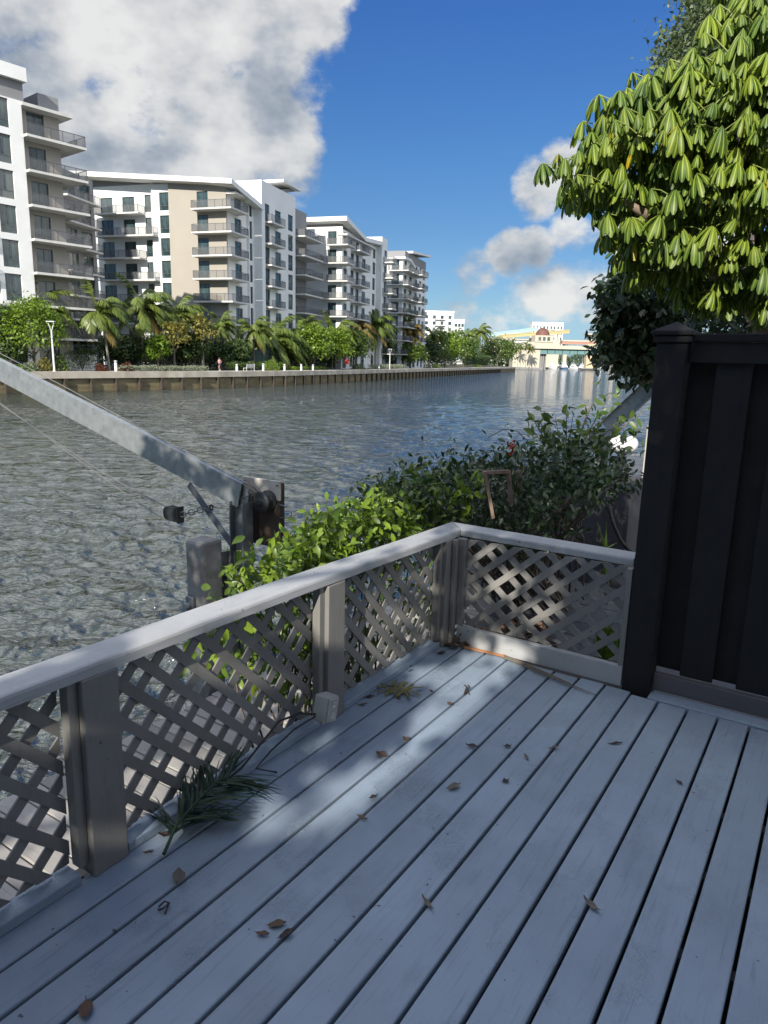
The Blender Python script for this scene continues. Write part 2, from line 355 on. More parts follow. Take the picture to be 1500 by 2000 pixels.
OCHRE = plain('ochre_concrete', (.58, .47, .30), (.5, .41, .27), ns=.1, bump=0)
ORANGE = plain('orange_steel', (.45, .22, .16), (.4, .20, .15), ns=.1, bump=0)
YELLOW = plain('yellow_steel', (.50, .42, .20), (.45, .38, .19), ns=.1, bump=0, rough=.5)
CYAN = plain('pale_teal_steel', (.38, .54, .54), (.34, .48, .49), ns=.1, bump=0, rough=.5)
DOME = plain('brown_tile', (.17, .075, .055), (.13, .06, .045), ns=.4, bump=0)
BOATW = plain('boat_gelcoat', (.78, .79, .80), (.7, .71, .72), ns=.3, bump=0, rough=.3)
BOATB = plain('boat_blue', (.10, .20, .38), rough=.3, bump=0)
SKIN = plain('skin', (.42, .25, .18), rough=.6, bump=0)
PINK = plain('pink_cloth', (.65, .30, .33), rough=.8, bump=0)
NAVY = plain('dark_cloth', (.05, .05, .07), rough=.8, bump=0)
HAIR = plain('dark_hair', (.03, .022, .018), rough=.6, bump=0)
RED = plain('red_petal', (.55, .012, .02), (.40, .01, .015), rough=.5, bump=0)
GLOBE = plain('white_globe', (.78, .78, .78), (.7, .7, .7), rough=.35, bump=0)
SIGNR = plain('red_sign', (.5, .05, .04), rough=.5, bump=0)
TRUNKW = plain('old_lumber', (.24, .17, .13), (.13, .09, .07), scale=(1, 1, .2), ns=8, rough=.85)
HOUSE = plain('house_stucco', (.72, .71, .69), rough=.9)
def glass(name, c):
    t = NT(name); v = t.coords((.9, .9, .35))
    f = t.mrange(t.noise(v, 1.3, 2), .42, .6)
    c1 = t.mix(f, c, tuple(x*1.9+.02 for x in c))
    k = t.n('ShaderNodeObjectInfo').outputs['Random']
    c1 = t.mix(t.mrange(k, .55, 1, 0, .45), c1, (.20, .21, .20))
    return t.done(t.bsdf(c1, .08, 0, .6))
GLASS = glass('dark_glass', (.022, .042, .045))
def screen():
    t = NT('railing_screen'); b = t.bsdf((.13, .135, .14), .5, .2); tr = t.n('ShaderNodeBsdfTransparent'); ms = t.n('ShaderNodeMixShader'); ms.inputs[0].default_value = .5
    t.l(tr.outputs[0], ms.inputs[1]); t.l(b.outputs[0], ms.inputs[2]); return t.done(ms)
SCREEN = screen()
L_PALM = leafmat('palm_leaf', (.07, .12, .02), (.22, .27, .06), .35, .4)
L_PALMY = leafmat('palm_leaf_old', (.16, .14, .03), (.34, .22, .06), .3, .5)
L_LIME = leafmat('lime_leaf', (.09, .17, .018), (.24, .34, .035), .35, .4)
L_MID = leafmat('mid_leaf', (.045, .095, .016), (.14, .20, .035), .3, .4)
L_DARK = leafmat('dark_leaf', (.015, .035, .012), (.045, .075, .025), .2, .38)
L_AUT = leafmat('yellowing_leaf', (.13, .15, .025), (.30, .24, .05), .35, .5)
L_DEEP = leafmat('deep_leaf', (.03, .062, .018), (.085, .13, .03), .25, .42)
L_SILV = leafmat('silver_leaf', (.14, .17, .11), (.30, .33, .22), .2, .6)
L_RED = leafmat('red_leaf', (.07, .03, .02), (.20, .06, .03), .3, .5)
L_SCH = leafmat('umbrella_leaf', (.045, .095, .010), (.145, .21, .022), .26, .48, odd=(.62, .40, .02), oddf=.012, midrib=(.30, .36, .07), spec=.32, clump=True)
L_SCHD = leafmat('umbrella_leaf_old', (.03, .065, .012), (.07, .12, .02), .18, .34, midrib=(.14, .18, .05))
L_FINE = leafmat('oak_leaf', (.06, .09, .03), (.13, .17, .06), .25, .5)
L_DRY = leafmat('dry_leaf', (.10, .06, .035), (.22, .13, .075), .1, .7)
L_FAR = leafmat('far_leaf', (.05, .085, .035), (.10, .15, .06), .2, .6)
GRASS = leafmat('grass_blade', (.06, .12, .01), (.15, .22, .03), .3, .5)
# ------------------------------------------------------------------ setting: water, land, promenade
ZW = -2.32; ZP = -.32
def water():
    na, nr = 720, 1300
    ang = np.linspace(R(-42), R(36), na); rr = 3.*np.exp(np.linspace(0, math.log(2600/3.), nr))
    A, Rr = np.meshgrid(ang, rr); X = Rr*np.sin(A); Y = Rr*np.cos(A); Z = np.zeros_like(X)
    cell = Rr*(math.log(2600/3.)/nr)
    wr = np.random.default_rng(3)
    for i in range(64):
        lam = .16*math.exp(wr.random()*math.log(1.5/.16)); th = R(58)+wr.normal()*R(38); ph = wr.random()*6.28
        k = 2*math.pi/lam; a = .0105*lam*(1.2 if lam < .5 else .6)
        s = X*math.cos(th)*k+Y*math.sin(th)*k+ph
        s = s+.7*np.sin(X*k*.21+Y*k*.13+ph*2)
        Z += a*(np.sin(s)+.25*np.cos(2*s))*np.clip((lam/cell-2.5)/2.5, 0, 1)
    Z *= 1/(1+(Rr/260)**2)
    V = np.stack([X, Y, Z+ZW], -1).reshape(-1, 3)
    i0 = (np.arange(nr-1)[:, None]*na+np.arange(na-1)[None]).ravel()
    F = np.stack([i0, i0+1, i0+na+1, i0+na], 1)
    t = NT('water'); v = t.coords((1, 1, 1))
    b0 = t.noise(t.coords((.45, 1.3, 1)), .9, 4, .6, .3); b1 = t.noise(t.coords((1, 1.5, 1)), 2.3, 5, .6, .3); b2 = t.noise(v, 9., 4, .6, .4)
    n_ = t.bump(b1, .6, .14, t.bump(b0, .95, .45)); n2 = t.bump(b2, .5, .022, n_)
    big = t.mrange(t.noise(t.coords((.35, 1, 1)), .05, 3), .35, .65)
    c = t.mix(big, (.030, .040, .034), (.018, .028, .028))
    b_ = t.bsdf(c, .05, 0, .5, n2); b_.inputs['IOR'].default_value = 2.0; m = t.done(b_)
    me = bpy.data.meshes.new('water'); me.vertices.add(len(V)); me.vertices.foreach_set('co', V.ravel()); me.loops.add(F.size); me.loops.foreach_set('vertex_index', F.ravel())
    me.polygons.add(len(F)); me.polygons.foreach_set('loop_start', np.arange(len(F))*4); me.polygons.foreach_set('loop_total', np.full(len(F), 4)); me.polygons.foreach_set('use_smooth', np.ones(len(F), bool))
    me.materials.append(m); me.update(calc_edges=True)
    o = bpy.data.objects.new('water', me); col.objects.link(o); tag(o, 'grey green rippled river water', None, None, 'structure')
water()

SEA = [(-88., -2.), (-61., 30.), (-48., 49.5), (-36.06, 66.84), (-29.2, 77.2), (-22.25, 87.84), (-14.47, 103.84), (-5.21, 130.34), (5.1, 164.), (60.3, 339.7)]
SEA = np.array(SEA)
_sl = np.concatenate([[0], np.cumsum(np.linalg.norm(np.diff(SEA, axis=0), axis=1))])
def sea(s, off=0.):      # point on the seawall line at arc length s, pushed off metres inland; and its tangent
    i = min(max(np.searchsorted(_sl, s)-1, 0), len(SEA)-2); t = (SEA[i+1]-SEA[i])/(_sl[i+1]-_sl[i])
    p = SEA[i]+t*(s-_sl[i]); n = np.array([-t[1], t[0]])
    return p+n*off, t
def strip(name, o0, o1, z, mat, **k):
    mb = MB(); ss = np.arange(0, _sl[-1]+.01, 4.); vs = []
    for s in ss:
        # smooth tangent
        p0, t0 = sea(max(s-3, 0)); p1, t1 = sea(min(s+3, _sl[-1])); t = t0+t1; t /= np.linalg.norm(t); n = np.array([-t[1], t[0]]); p = (p0+p1)/2
        vs += [(*(p+n*o0), z), (*(p+n*o1), z)]
    mb.add(vs, [(2*i, 2*i+2, 2*i+3, 2*i+1) for i in range(len(ss)-1)], mat)
    return mb.build(name, **k)
land = MB()
pl = [(x, y, ZP-.03) for x, y in SEA+np.array([-.6, .1])]
land.add(pl+[(60, 900, ZP-.03), (-900, 900, ZP-.03), (-900, -2, ZP-.03)], [tuple(range(len(pl)+3))], SOIL)
land.build('ground', kind='structure', label='planted ground along the far bank')
strip('promenade', .3, 3.6, ZP, PROM, kind='structure', label='pale paved riverside promenade')
fl = MB(); fl.add([(-900, 900, -1.2), (1500, 760, -1.2), (1500, 4000, -1.2), (-900, 4000, -1.2)], [(0, 1, 2, 3)], SOIL); fl.build('terrain', kind='structure', label='distant low land behind the bridge')
ng = MB(); ng.box(-2.3, 60, -25, 300, -2.6, -.5, SOIL); o = ng.build('near_ground', kind='structure', label='dark ground behind the deck fence'); o.rotation_euler.z = -DA

# seawall
sw = empty('seawall', (*SEA[4], ZW), 0, 'long stained concrete seawall with brown piles along the far bank', 'seawall')
def swpart(name, o0, o1, z0, z1, mat):
    mb = MB(); ss = np.arange(0, _sl[-1]+.01, 3.); vs = []
    for s in ss:
        p0, t0 = sea(max(s-3, 0)); p1, t1 = sea(min(s+3, _sl[-1])); t = t0+t1; t /= np.linalg.norm(t); n = np.array([-t[1], t[0]]); p = (p0+p1)/2-SEA[4]
        vs += [(*(p+n*o0), z0-ZW), (*(p+n*o0), z1-ZW), (*(p+n*o1), z1-ZW), (*(p+n*o1), z0-ZW)]
    n_ = len(ss)
    fs = [(4*i+k, 4*i+4+k, 4*i+4+(k+1) % 4, 4*i+(k+1) % 4) for i in range(n_-1) for k in range(4)]
    mb.add(vs, fs+[(0, 1, 2, 3), (4*n_-4, 4*n_-3, 4*n_-2, 4*n_-1)], mat); mb.build(name, sw)
swpart('cap', -.15, .75, -.97, ZP+.02, CAPC); swpart('wall_panel', .12, .6, ZW-1, -.965, PANEL)
pmb = MB(); pmb.box(-.15, .15, -.2, .2, -1., 1.352, PILEM)
p0 = None
s_ = 36.
for k in range(98):
    p, t = sea(s_, -.02)
    if p0 is None: p0 = pmb.build('pile', sw); o = p0
    else: o = p0.copy(); col.objects.link(o)
    o.location = (*(p-SEA[4]), 0); o.rotation_euler.z = math.atan2(t[1], t[0]); s_ += 3.0
    if s_ > _sl[-1]: break

# ------------------------------------------------------------------ buildings
class Bld:
    def __init__(s, P, az, label, zb=ZP-.05):
        s.P = np.array(P, float); s.az = az; s.zb = zb
        s.e1 = np.array([math.sin(az), math.cos(az)]); s.e2 = np.array([math.cos(az), -math.sin(az)])
        s.root = empty('apartment_building', (*s.P, zb), az, label, 'apartment building')
        s.cache = {}
    def colr(s, px, X=0., py=520):     # Y of an image column on the river face X
        d = ray(px, py)[:2]; o = s.P+s.e2*X; t = np.linalg.solve(np.stack([d, -s.e1], 1), o); return t[1]
    def cole(s, px, Y=0., py=520):     # X of an image column on the end face Y
        d = ray(px, py)[:2]; o = s.P+s.e1*Y; t = np.linalg.solve(np.stack([d, -s.e2], 1), o); return t[1]
    def z(s, px, py, X, Y):            # height above base of a pixel at local X, Y
        w_ = s.P+s.e2*X+s.e1*Y; d = ray(px, py); t = math.hypot(*w_)/math.hypot(*d[:2]); return HC+d[2]*t-s.zb
    def box(s, name, x0, x1, y0, y1, z0, z1, mat):
        mb = MB(); mb.box(x0, x1, y0, y1, z0, z1, mat); return mb.build(name, s.root)
    def wall(s, name, plane, c, s0, s1, z0, z1, ops, mat, dep=.28, body=6.):
        """sheet with openings and reveals; body = closed sides/top/back running that deep"""
        mb = MB(); inn = -dep if plane == 'X' else dep
        P = (lambda a, z, o=0.: (c+o, a, z)) if plane == 'X' else (lambda a, z, o=0.: (a, c+o, z))
        S = sorted({s0, s1, *[q for o in ops for q in o[:2]]}); Z = sorted({z0, z1, *[q for o in ops for q in o[2:4]]})
        for a, b in zip(S, S[1:]):
            for p, q in zip(Z, Z[1:]):
                if not any(o[0]-1e-6 <= a and b <= o[1]+1e-6 and o[2]-1e-6 <= p and q <= o[3]+1e-6 for o in ops):
                    mb.add([P(a, p), P(b, p), P(b, q), P(a, q)], [(0, 1, 2, 3)], mat)
        for o in ops:
            a, b, p, q = o[:4]
            mb.add([P(a, p), P(b, p), P(b, q), P(a, q), P(a, p, inn), P(b, p, inn), P(b, q, inn), P(a, q, inn)], [(0, 1, 5, 4), (1, 2, 6, 5), (2, 3, 7, 6), (3, 0, 4, 7)], mat)
        B = -body if plane == 'X' else body
        vs = [P(s0, z0), P(s1, z0), P(s1, z1), P(s0, z1), P(s0, z0, B), P(s1, z0, B), P(s1, z1, B), P(s0, z1, B)]
        mb.add(vs, [(4, 5, 6, 7), (1, 2, 6, 5), (2, 3, 7, 6), (3, 0, 4, 7)], mat)
        mb.build(name, s.root)
        for o in ops: s.win(plane, c+inn*.75, *o)
    def win(s, plane, c, a, b, p, q, kind):
        wd, ht = round(b-a, 2), round(q-p, 2); key = (wd, ht, kind)
        if key not in s.cache:
            mb = MB(); f = .07
            def fr(x0, x1, z0, z1): mb.box(x0, x1, -.04, .05, z0, z1, FRAME)
            fr(-wd/2, wd/2, 0, f); fr(-wd/2, wd/2, ht-f, ht); fr(-wd/2, -wd/2+f, f, ht-f); fr(wd/2-f, wd/2, f, ht-f)
            zs = ht*.27 if kind == 'win' else None
            lo = f
            if zs: fr(-wd/2+f, wd/2-f, zs, zs+f); lo = zs+f
            if wd > 1.3: fr(-f/2, f/2, lo, ht-f)
            o = mb.build('window' if kind == 'win' else 'balcony_door', s.root)
            g = MB(); g.box(-wd/2+f*.5, wd/2-f*.5, -.02, .012, f*.5, ht-f*.5, GLASS); g.build('pane', o); s.cache[key] = o; first = True
        else: o = copy_tree(s.cache[key]); first = False
        o.location = (c, (a+b)/2, p) if plane == 'X' else ((a+b)/2, c, p); o.rotation_euler.z = -math.pi/2 if plane == 'X' else math.pi
    def balcony(s, x0, x1, y0, y1, zl, sides):
        key = (round(x0, 2), round(x1, 2), round(y0, 2), round(y1, 2), sides)
        if key not in s.cache:
            mb = MB(); mb.box(x0, x1, y0, y1, -.24, 0, SLAB); o = mb.build('balcony', s.root)
            r = MB(); i = .07; h = 1.06
            E_ = {'x': ((x1-i, y0+i), (x1-i, y1-i)), 'y': ((x0+i, y0+i), (x1-i, y0+i)), 'Y': ((x0+i, y1-i), (x1-i, y1-i)), 'X': ((x0+i, y0+i), (x0+i, y1-i))}
            for sd in sides:
                (ax, ay), (bx, by) = E_[sd]; L = math.hypot(bx-ax, by-ay); n = max(2, round(L/1.3)+1)
                r.bar((ax, ay, h), (bx, by, h), .06, .05, FRAME); r.bar((ax, ay, .1), (bx, by, .1), .04, .04, FRAME)
                for k in range(n):
                    t = k/(n-1); x, y = ax+(bx-ax)*t, ay+(by-ay)*t; r.box(x-.025, x+.025, y-.025, y+.025, 0, h, FRAME)
                r.add([(ax, ay, .1), (bx, by, .1), (bx, by, h), (ax, ay, h)], [(0, 1, 2, 3)], SCREEN)
            r.build('railing', o); s.cache[key] = o
            o.location = (0, 0, zl)
        else:
            o = copy_tree(s.cache[key]); o.location = (0, 0, zl)
FL = [3.45+3.28*k for k in range(7)]        # floor levels above ground
def ops_for(cols, lv=FL, top=None, ground=True):
    out = []
    for (a, b, kind, h) in cols:
        for k, z in enumerate(([0.15] if ground else [])+list(lv)):
            if kind == 'win': out.append((a, b, z+.25, z+.25+h, 'win'))
            else: out.append((a, b, z+.03, z+.03+h, 'door'))
    return out

# --- nearest block (left edge of the picture)
b1 = Bld(at(65, 520, 77)[:2], R(39), 'nearest white and taupe apartment block cut by the left edge of the photo')
zt1 = b1.z(65, 201, 0, 0)
yl = -26.
wa, wb = b1.colr(8), b1.colr(40.5)
b1.wall('white_wall', 'X', 0, b1.colr(-1), 0, 0, zt1, ops_for([(wa, wb, 'win', 2.65)]), WHITE, body=9)
ye = b1.colr(133, -1.1)
da, db = b1.colr(73, -1.1), b1.colr(105, -1.1)
b1.wall('taupe_wall', 'X', -1.1, 0, ye, 0, zt1, ops_for([(da, db, 'door', 2.55)]), BROWN, body=12)
for z_ in FL: b1.balcony(-1.1, .75, .0, ye+1.9, z_, 'xY')
for z_ in FL: b1.balcony(-6., -1.1, ye, ye+1.9, z_, 'Y')
b1.box('parapet', -9, -1.0, 2.2, ye+.05, zt1, zt1+1.55, GREY)
b1.box('canopy_slab', -7, .2, .02, ye+.9, zt1-.35, zt1-.05, SLAB)
b1.box('penthouse_wall', -9, -.15, yl, b1.colr(70, -.15), zt1, b1.z(72, 160, 0, 1), GREY)
zf = b1.z(78, 168, .3, 1.6)
b1.box('roof_slab', -9, .35, yl, b1.colr(79, .35), zf, zf+1.25, WHITE)
b1.wall('side_wall', 'X', -1.6, yl, b1.colr(-1), 0, zt1, ops_for([(yl+2, yl+4.4, 'door', 2.5), (yl+8, yl+10, 'win', 2.5)]), WHITE, body=8)
for z_ in FL: b1.balcony(-1.6, .5, yl+.5, b1.colr(-2)-.4, z_-.9, 'xY')
mb = MB()
for dx in (0, .5): mb.bar((-3+dx, b1.colr(38), zf+1.25), (-3+dx*.4, b1.colr(38), zf+2.6), .1, .1, POLE)
mb.build('rooftop_mast', b1.root)

# --- second block with the tan end wall
b2 = Bld(at(446, 520, 112)[:2], R(17), 'white apartment block with tan end wall and sloping white roof', )
xt = b2.cole(336); xw = b2.cole(301); xl = b2.cole(186)
z2 = b2.z(400, 349, 0, 0)
b2.wall('tan_wall', 'E', -.35, xt, 0, 0, z2, ops_for([(b2.cole(388, -.35), b2.cole(409, -.35), 'door', 2.6)]), TAN, body=.29)
b2.wall('white_wall', 'E', 0, xw, xt, 0, z2-.02, ops_for([(b2.cole(316), b2.cole(335), 'win', 2.6)]), WHITE, body=8)
zr = b2.z(250, 371, xl, 0)
b2.wall('recess_wall', 'E', .6, xl, xw, 0, zr, ops_for([(b2.cole(203, .6), b2.cole(226, .6), 'door', 2.55), (b2.cole(245, .6), b2.cole(268, .6), 'door', 2.55), (b2.cole(288, .6), b2.cole(300, .6), 'win', 2.5)]), WHITE, body=8)
for k, z_ in enumerate(FL):
    b2.balcony(b2.cole(191, -1.2), b2.cole(275 if k % 2 == 0 else 303, -1.2), -1.3, .6, z_, 'yxX')
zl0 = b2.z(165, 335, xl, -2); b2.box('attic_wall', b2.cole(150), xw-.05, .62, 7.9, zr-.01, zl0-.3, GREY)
# wrap-round corner balconies
xa = b2.cole(376, -2.); yb = b2.colr(487, 1.8)
for z_ in FL:
    b2.balcony(xa, 1.8, -2.1, -.35, z_, 'yxX'); b2.balcony(0, 1.8, -.349, yb, z_, 'xY')
yA = b2.colr(493, 0); ya1, ya2 = b2.colr(460, 0), b2.colr(473, 0)
b2.wall('corner_wall', 'X', -.02, -.05, yA, 0, z2-.7, ops_for([(ya1, ya2, 'door', 2.55)]), WHITE, body=-xt)
yB = b2.colr(512, 1.75)
zB = b2.z(505, 371, 1.75, yA)
b2.wall('pilaster', 'X', 1.75, yA+.01, yB+1.2, 0, zB, [], WHITE, body=2.4)
b2.wall('pier_window_wall', 'X', .35, b2.colr(487, .35), yA, 0, z2-1.2, ops_for([(b2.colr(488.5, .35), b2.colr(494, .35)-.05, 'win', 2.6)]), WHITE, body=1)
yC = b2.colr(577, 1.2)
zc = b2.z(560, 385, 1.2, yC)
cw = [(b2.colr(517, 1.2), b2.colr(527, 1.2), 'win', 2.6), (b2.colr(538, 1.2), b2.colr(549, 1.2), 'door', 2.55), (b2.colr(563, 1.2), b2.colr(572, 1.2), 'win', 2.6)]
b2.wall('river_wall', 'X', 1.2, yB+1.2, yC, 0, zc, ops_for(cw), WHITE, body=9)
for z_ in FL: b2.balcony(1.2, 2.75, b2.colr(531, 2.7), b2.colr(558, 2.7), z_, 'xyY')
yD = b2.colr(590, 0.)
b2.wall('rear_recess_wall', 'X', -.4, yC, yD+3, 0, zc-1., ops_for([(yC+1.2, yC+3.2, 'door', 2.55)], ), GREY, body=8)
for z_ in FL: b2.balcony(-.4, 2.9, yC+.4, yD+3.4, z_-.05, 'xyY')
# sloping roof: white fascia over the end wall, falling along the river side, rising again at the back
def slab(b, name, pts, x0, x1, th, mat):
    mb = MB(); vs = []
    for y, z_ in pts: vs += [(x0, y, z_), (x1, y, z_), (x1, y, z_+th), (x0, y, z_+th)]
    n = len(pts); mb.add(vs, [(4*i+k, 4*i+4+k, 4*i+4+(k+1) % 4, 4*i+(k+1) % 4) for i in range(n-1) for k in range(4)]+[(0, 1, 2, 3), (4*n-4, 4*n-3, 4*n-2, 4*n-1)], mat); return mb.build(name, b.root)
zr0 = b2.z(460, 350, 1.8, -2)
zr0 -= .62; zl0 -= .40
mb = MB(); X0 = b2.cole(138, -2); vs = [(X0, -2, zl0), (1.9, -2, zr0), (1.9, yA+.4, zr0-1.7), (X0, yA+.4, zl0-.3)]; vs += [(x, y, z+.68) for x, y, z in vs]
mb.add(vs, [(3, 2, 1, 0), (4, 5, 6, 7), (0, 1, 5, 4), (1, 2, 6, 5), (2, 3, 7, 6), (3, 0, 4, 7)], WHITE); mb.build('roof', b2.root)
b2.box('roof_band', -5, -.1, .3, yA-.2, z2-.71, zr0-1.4, GREY)
b2.box('canopy_slab', -1, 1.5, -.3, yA-.3, z2-1.9, z2-1.6, SLAB)
slab(b2, 'rear_roof', [(yA+.5, zB-.6), (yB+4, zB-.1), (yC+.8, zc+1.2)], -8, .6, .6, GREY)
b2.box('rear_roof_edge', -6, 1.6, yC-5.5, yC+1.5, zc+1.3, zc+1.75, WHITE)
# shaded wing joining the two blocks
wp = at(190, 520, 112)[:2]; wq = at(118, 520, 103)[:2]
wd = wp-wq; waz = math.atan2(wd[0], wd[1])
b2w = Bld(wq, waz, 'x')
bpy.data.objects.remove(b2w.root); b2w.root = b2.root
def wing():
    L = np.linalg.norm(wd); hold = MB()
    piv = bpy.data.objects.new('wing_wall', None)
    # build the wing as a part of the second block: mesh in its own turned frame
    r = empty('wing', (0, 0, 0)); r.parent = b2.root
    M_ = Matrix.Rotation(-(waz-b2.az), 4, 'Z'); d = wq-b2.P
    r.location = (float(d@b2.e2), float(d@b2.e1), 0); r.rotation_euler.z = -(waz-b2.az)
    bpy.data.objects.remove(piv)
    b2w.root = r
    zz = b2.z(180, 374, xl, 0)
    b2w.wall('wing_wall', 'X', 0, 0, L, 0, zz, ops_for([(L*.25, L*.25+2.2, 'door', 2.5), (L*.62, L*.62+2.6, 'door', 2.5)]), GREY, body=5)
    for z_ in FL: b2w.balcony(0, 1.6, .3, L-.8, z_-.1, 'x')
wing()

# --- third block
b3 = Bld(at(668, 520, 143)[:2], R(16.5), 'white gabled apartment block half shaded by its left neighbour')
xl3 = b3.cole(570); z3 = b3.z(640, 441, 0, 0)
b3.wall('end_wall', 'E', 0, xl3, 0, 0, z3, ops_for([(b3.cole(640), b3.cole(657), 'door', 2.55)]), WHITE, body=.3)
b3.box('attic_wall', xl3, -.3, .4, 7.8, z3-.01, b3.z(640, 431, 0, 0)-.02, GREY)
yA3 = b3.colr(735, 0)
for k, z_ in enumerate(FL):
    b3.balcony(b3.cole(637 if k % 2 == 0 else 624, -1.6), 1.7, -1.6, 0, z_, 'yxX'); b3.balcony(0, 1.7, .001, b3.colr(692, 1.7), z_, 'xY')
b3.wall('river_wall', 'X', -.002, .301, yA3, 0, z3-.4, ops_for([(b3.colr(671), b3.colr(678), 'door', 2.55), (b3.colr(685), b3.colr(691), 'win', 2.4), (b3.colr(695), b3.colr(701), 'win', 2.5), (b3.colr(707), b3.colr(714), 'door', 2.5), (b3.colr(728), b3.colr(733), 'win', 2.5)]), WHITE, body=-xl3)
for z_ in FL: b3.balcony(0, 1.9, b3.colr(703, 1.9), b3.colr(724, 1.9), z_-.1, 'xyY')
yB3 = b3.colr(750, 1.2)
b3.wall('bay_wall', 'X', 1.2, yA3+.02, yB3+2, 0, b3.z(740, 462, 1.2, yA3), ops_for([(yA3+2, yA3+4.2, 'door', 2.5)]), WHITE, body=7)
for z_ in FL: b3.balcony(1.2, 3.6, yA3+1, yB3+2.5, z_-.1, 'xyY')
zr3 = b3.z(677, 431, 1.2, -1)
slab(b3, 'roof', [(-1.2, zr3), (b3.colr(703), zr3-1.9), (yA3+1, zr3-.9)], xl3-1, 1.3, .8, WHITE)
b3.box('roof_band', -6, -.15, .5, yA3-.5, z3-.5, zr3-1.95, GREY)
b3.box('canopy_slab', -1, 1.1, -.2, b3.colr(725), z3-1.6, z3-1.3, SLAB)

# --- fourth block
b4 = Bld(at(787, 520, 180)[:2], R(16.5), 'fourth white apartment block with dark grey top farthest along the promenade')
xl4 = b4.cole(735); z4 = b4.z(770, 506, 0, 0)
b4.wall('end_wall', 'E', 0, xl4, 0, 0, z4, ops_for([(b4.cole(765), b4.cole(780), 'door', 2.55)]), WHITE, body=.3)
for k, z_ in enumerate(FL):
    b4.balcony(b4.cole(757 if k % 2 == 0 else 749, -1.6), 1.9, -1.6, 0, z_, 'yxX'); b4.balcony(0, 1.9, .001, b4.colr(806, 1.9), z_, 'xY')
y4 = b4.colr(834)
b4.wall('river_wall', 'X', -.002, .301, y4, 0, z4-.3, ops_for([(b4.colr(790), b4.colr(795), 'door', 2.5), (b4.colr(800), b4.colr(805), 'win', 2.4), (b4.colr(811), b4.colr(816), 'door', 2.5), (b4.colr(820), b4.colr(824), 'win', 2.4), (b4.colr(827), b4.colr(831), 'door', 2.4)]), WHITE, body=-xl4)
for z_ in FL:
    b4.balcony(0, 2.2, b4.colr(808, 2.2), b4.colr(821, 2.2), z_-.1, 'xyY'); b4.balcony(0, 3.2, b4.colr(826, 3.2), b4.colr(838, 3.2), z_-.1, 'xyY')
b4.box('attic_wall', -5, -.3, b4.colr(793), y4, z4-.31, b4.z(815, 502, 0, b4.colr(815)), GREY)
slab(b4, 'roof', [(-.8, z4+.02), (b4.colr(798), z4+.1), (b4.colr(806), z4-1.2)], xl4-.5, .8, .5, WHITE)
slab(b4, 'rear_roof', [(b4.colr(800), b4.z(815, 503, 0, b4.colr(815))), (y4+1, b4.z(832, 502, 0, y4))], -6, .8, .5, WHITE)

# --- far white towers
def tower(px0, px1, pyt, Y, label, cat='apartment building', zb=-1.2, floors=9, name='apartment_tower', mat=WHITE):
    p, q = at(px0, pyt, Y), at(px1, pyt, Y); h = p[2]-zb; wd_ = np.linalg.norm(q[:2]-p[:2])
    r = empty(name, (*((p+q)/2)[:2], zb), 0, label, cat)
    mb = MB(); mb.box(-wd_/2, wd_/2, 0, 18, 0, h, mat); mb.box(-wd_/2-.2, wd_/2+.2, -.2, 18.2, h, h+.8, mat); mb.build('wall', r)
    fh = h/floors; g = MB(); n = max(3, int(wd_/4.2)); g.box(-.9, .9, -.12, .02, 0, fh*.55, GLASS); g0 = None
    for i in range(floors-1):
        for k in range(n):
            if g0 is None: g0 = g.build('window', r); o = g0
            else: o = g0.copy(); col.objects.link(o)
            o.location = (-wd_/2+wd_*(k+.5)/n, 0, fh*(i+.8)+.4)
    for i in range(floors-1):
        b = MB(); b.box(-wd_*.12, wd_*.22, -1.5, -.13, fh*(i+.75), fh*(i+.75)+.35, SLAB); b.build('balcony', r)
    return r
tower(826, 887, 609, 430, 'distant white tower block just right of the promenade blocks', floors=9)
tower(888, 907, 626, 520, 'small distant white tower beside a taller white one', floors=8)
tower(1040, 1101, 630, 900, 'wide white hotel block far behind the bridge and dome', cat='hotel block', name='hotel_block', floors=8)

# --- bridge and what stands around it
YB = 480
br = empty('river_bridge', (*at(1058, 715, YB)[:2], ZW), 0, 'low road bridge with teal girder and cream abutment across the river', 'bridge')
O = at(1058, 715, YB); O[2] = ZW
def bp(x, y, Y=YB): return at(x, y, Y)-O
mb = MB(); a, b_ = bp(1003, 676), bp(1056, 676); mb.box(a[0], b_[0], 0, 14, 0, a[2], CREAM); mb.box(a[0]-.5, b_[0]+1.5, -2, 0, 0, 1.2, CONC); mb.build('abutment', br)
mb = MB()
for x in (1058, 1063, 1066):
    p = bp(x, 700); mb.box(p[0]-.7, p[0]+.7, 2, 8, 0, bp(1060, 690)[2], CONC)
mb.build('pier', br)
mb = MB(); gl, gr = bp(1056, 678), bp(1260, 686)
n = 14
for i in range(n):
    t0, t1 = i/n, (i+1)/n; x0, x1 = gl[0]+(gr[0]-gl[0])*t0, gl[0]+(gr[0]-gl[0])*t1
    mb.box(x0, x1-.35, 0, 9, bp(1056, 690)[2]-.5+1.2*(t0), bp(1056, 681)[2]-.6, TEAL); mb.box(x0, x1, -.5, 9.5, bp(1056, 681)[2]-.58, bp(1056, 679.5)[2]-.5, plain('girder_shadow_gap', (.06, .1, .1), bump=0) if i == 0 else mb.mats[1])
mb.build('girder', br)
mb = MB(); mb.box(bp(960, 675)[0], gr[0], -1.5, 10.5, bp(1056, 679.5)[2]-.48, bp(1056, 674)[2], CREAM); mb.build('deck', br)
mb = MB(); p = bp(1153, 690, 520); mb.box(p[0]-3, p[0]+3, 38, 44, 0, bp(1153, 672, 520)[2], OCHRE); mb.box(p[0]-6.5, p[0]+6.5, 36, 46, 0, 1.6, CONC); mb.build('yellow_pier', br)
mb = MB()
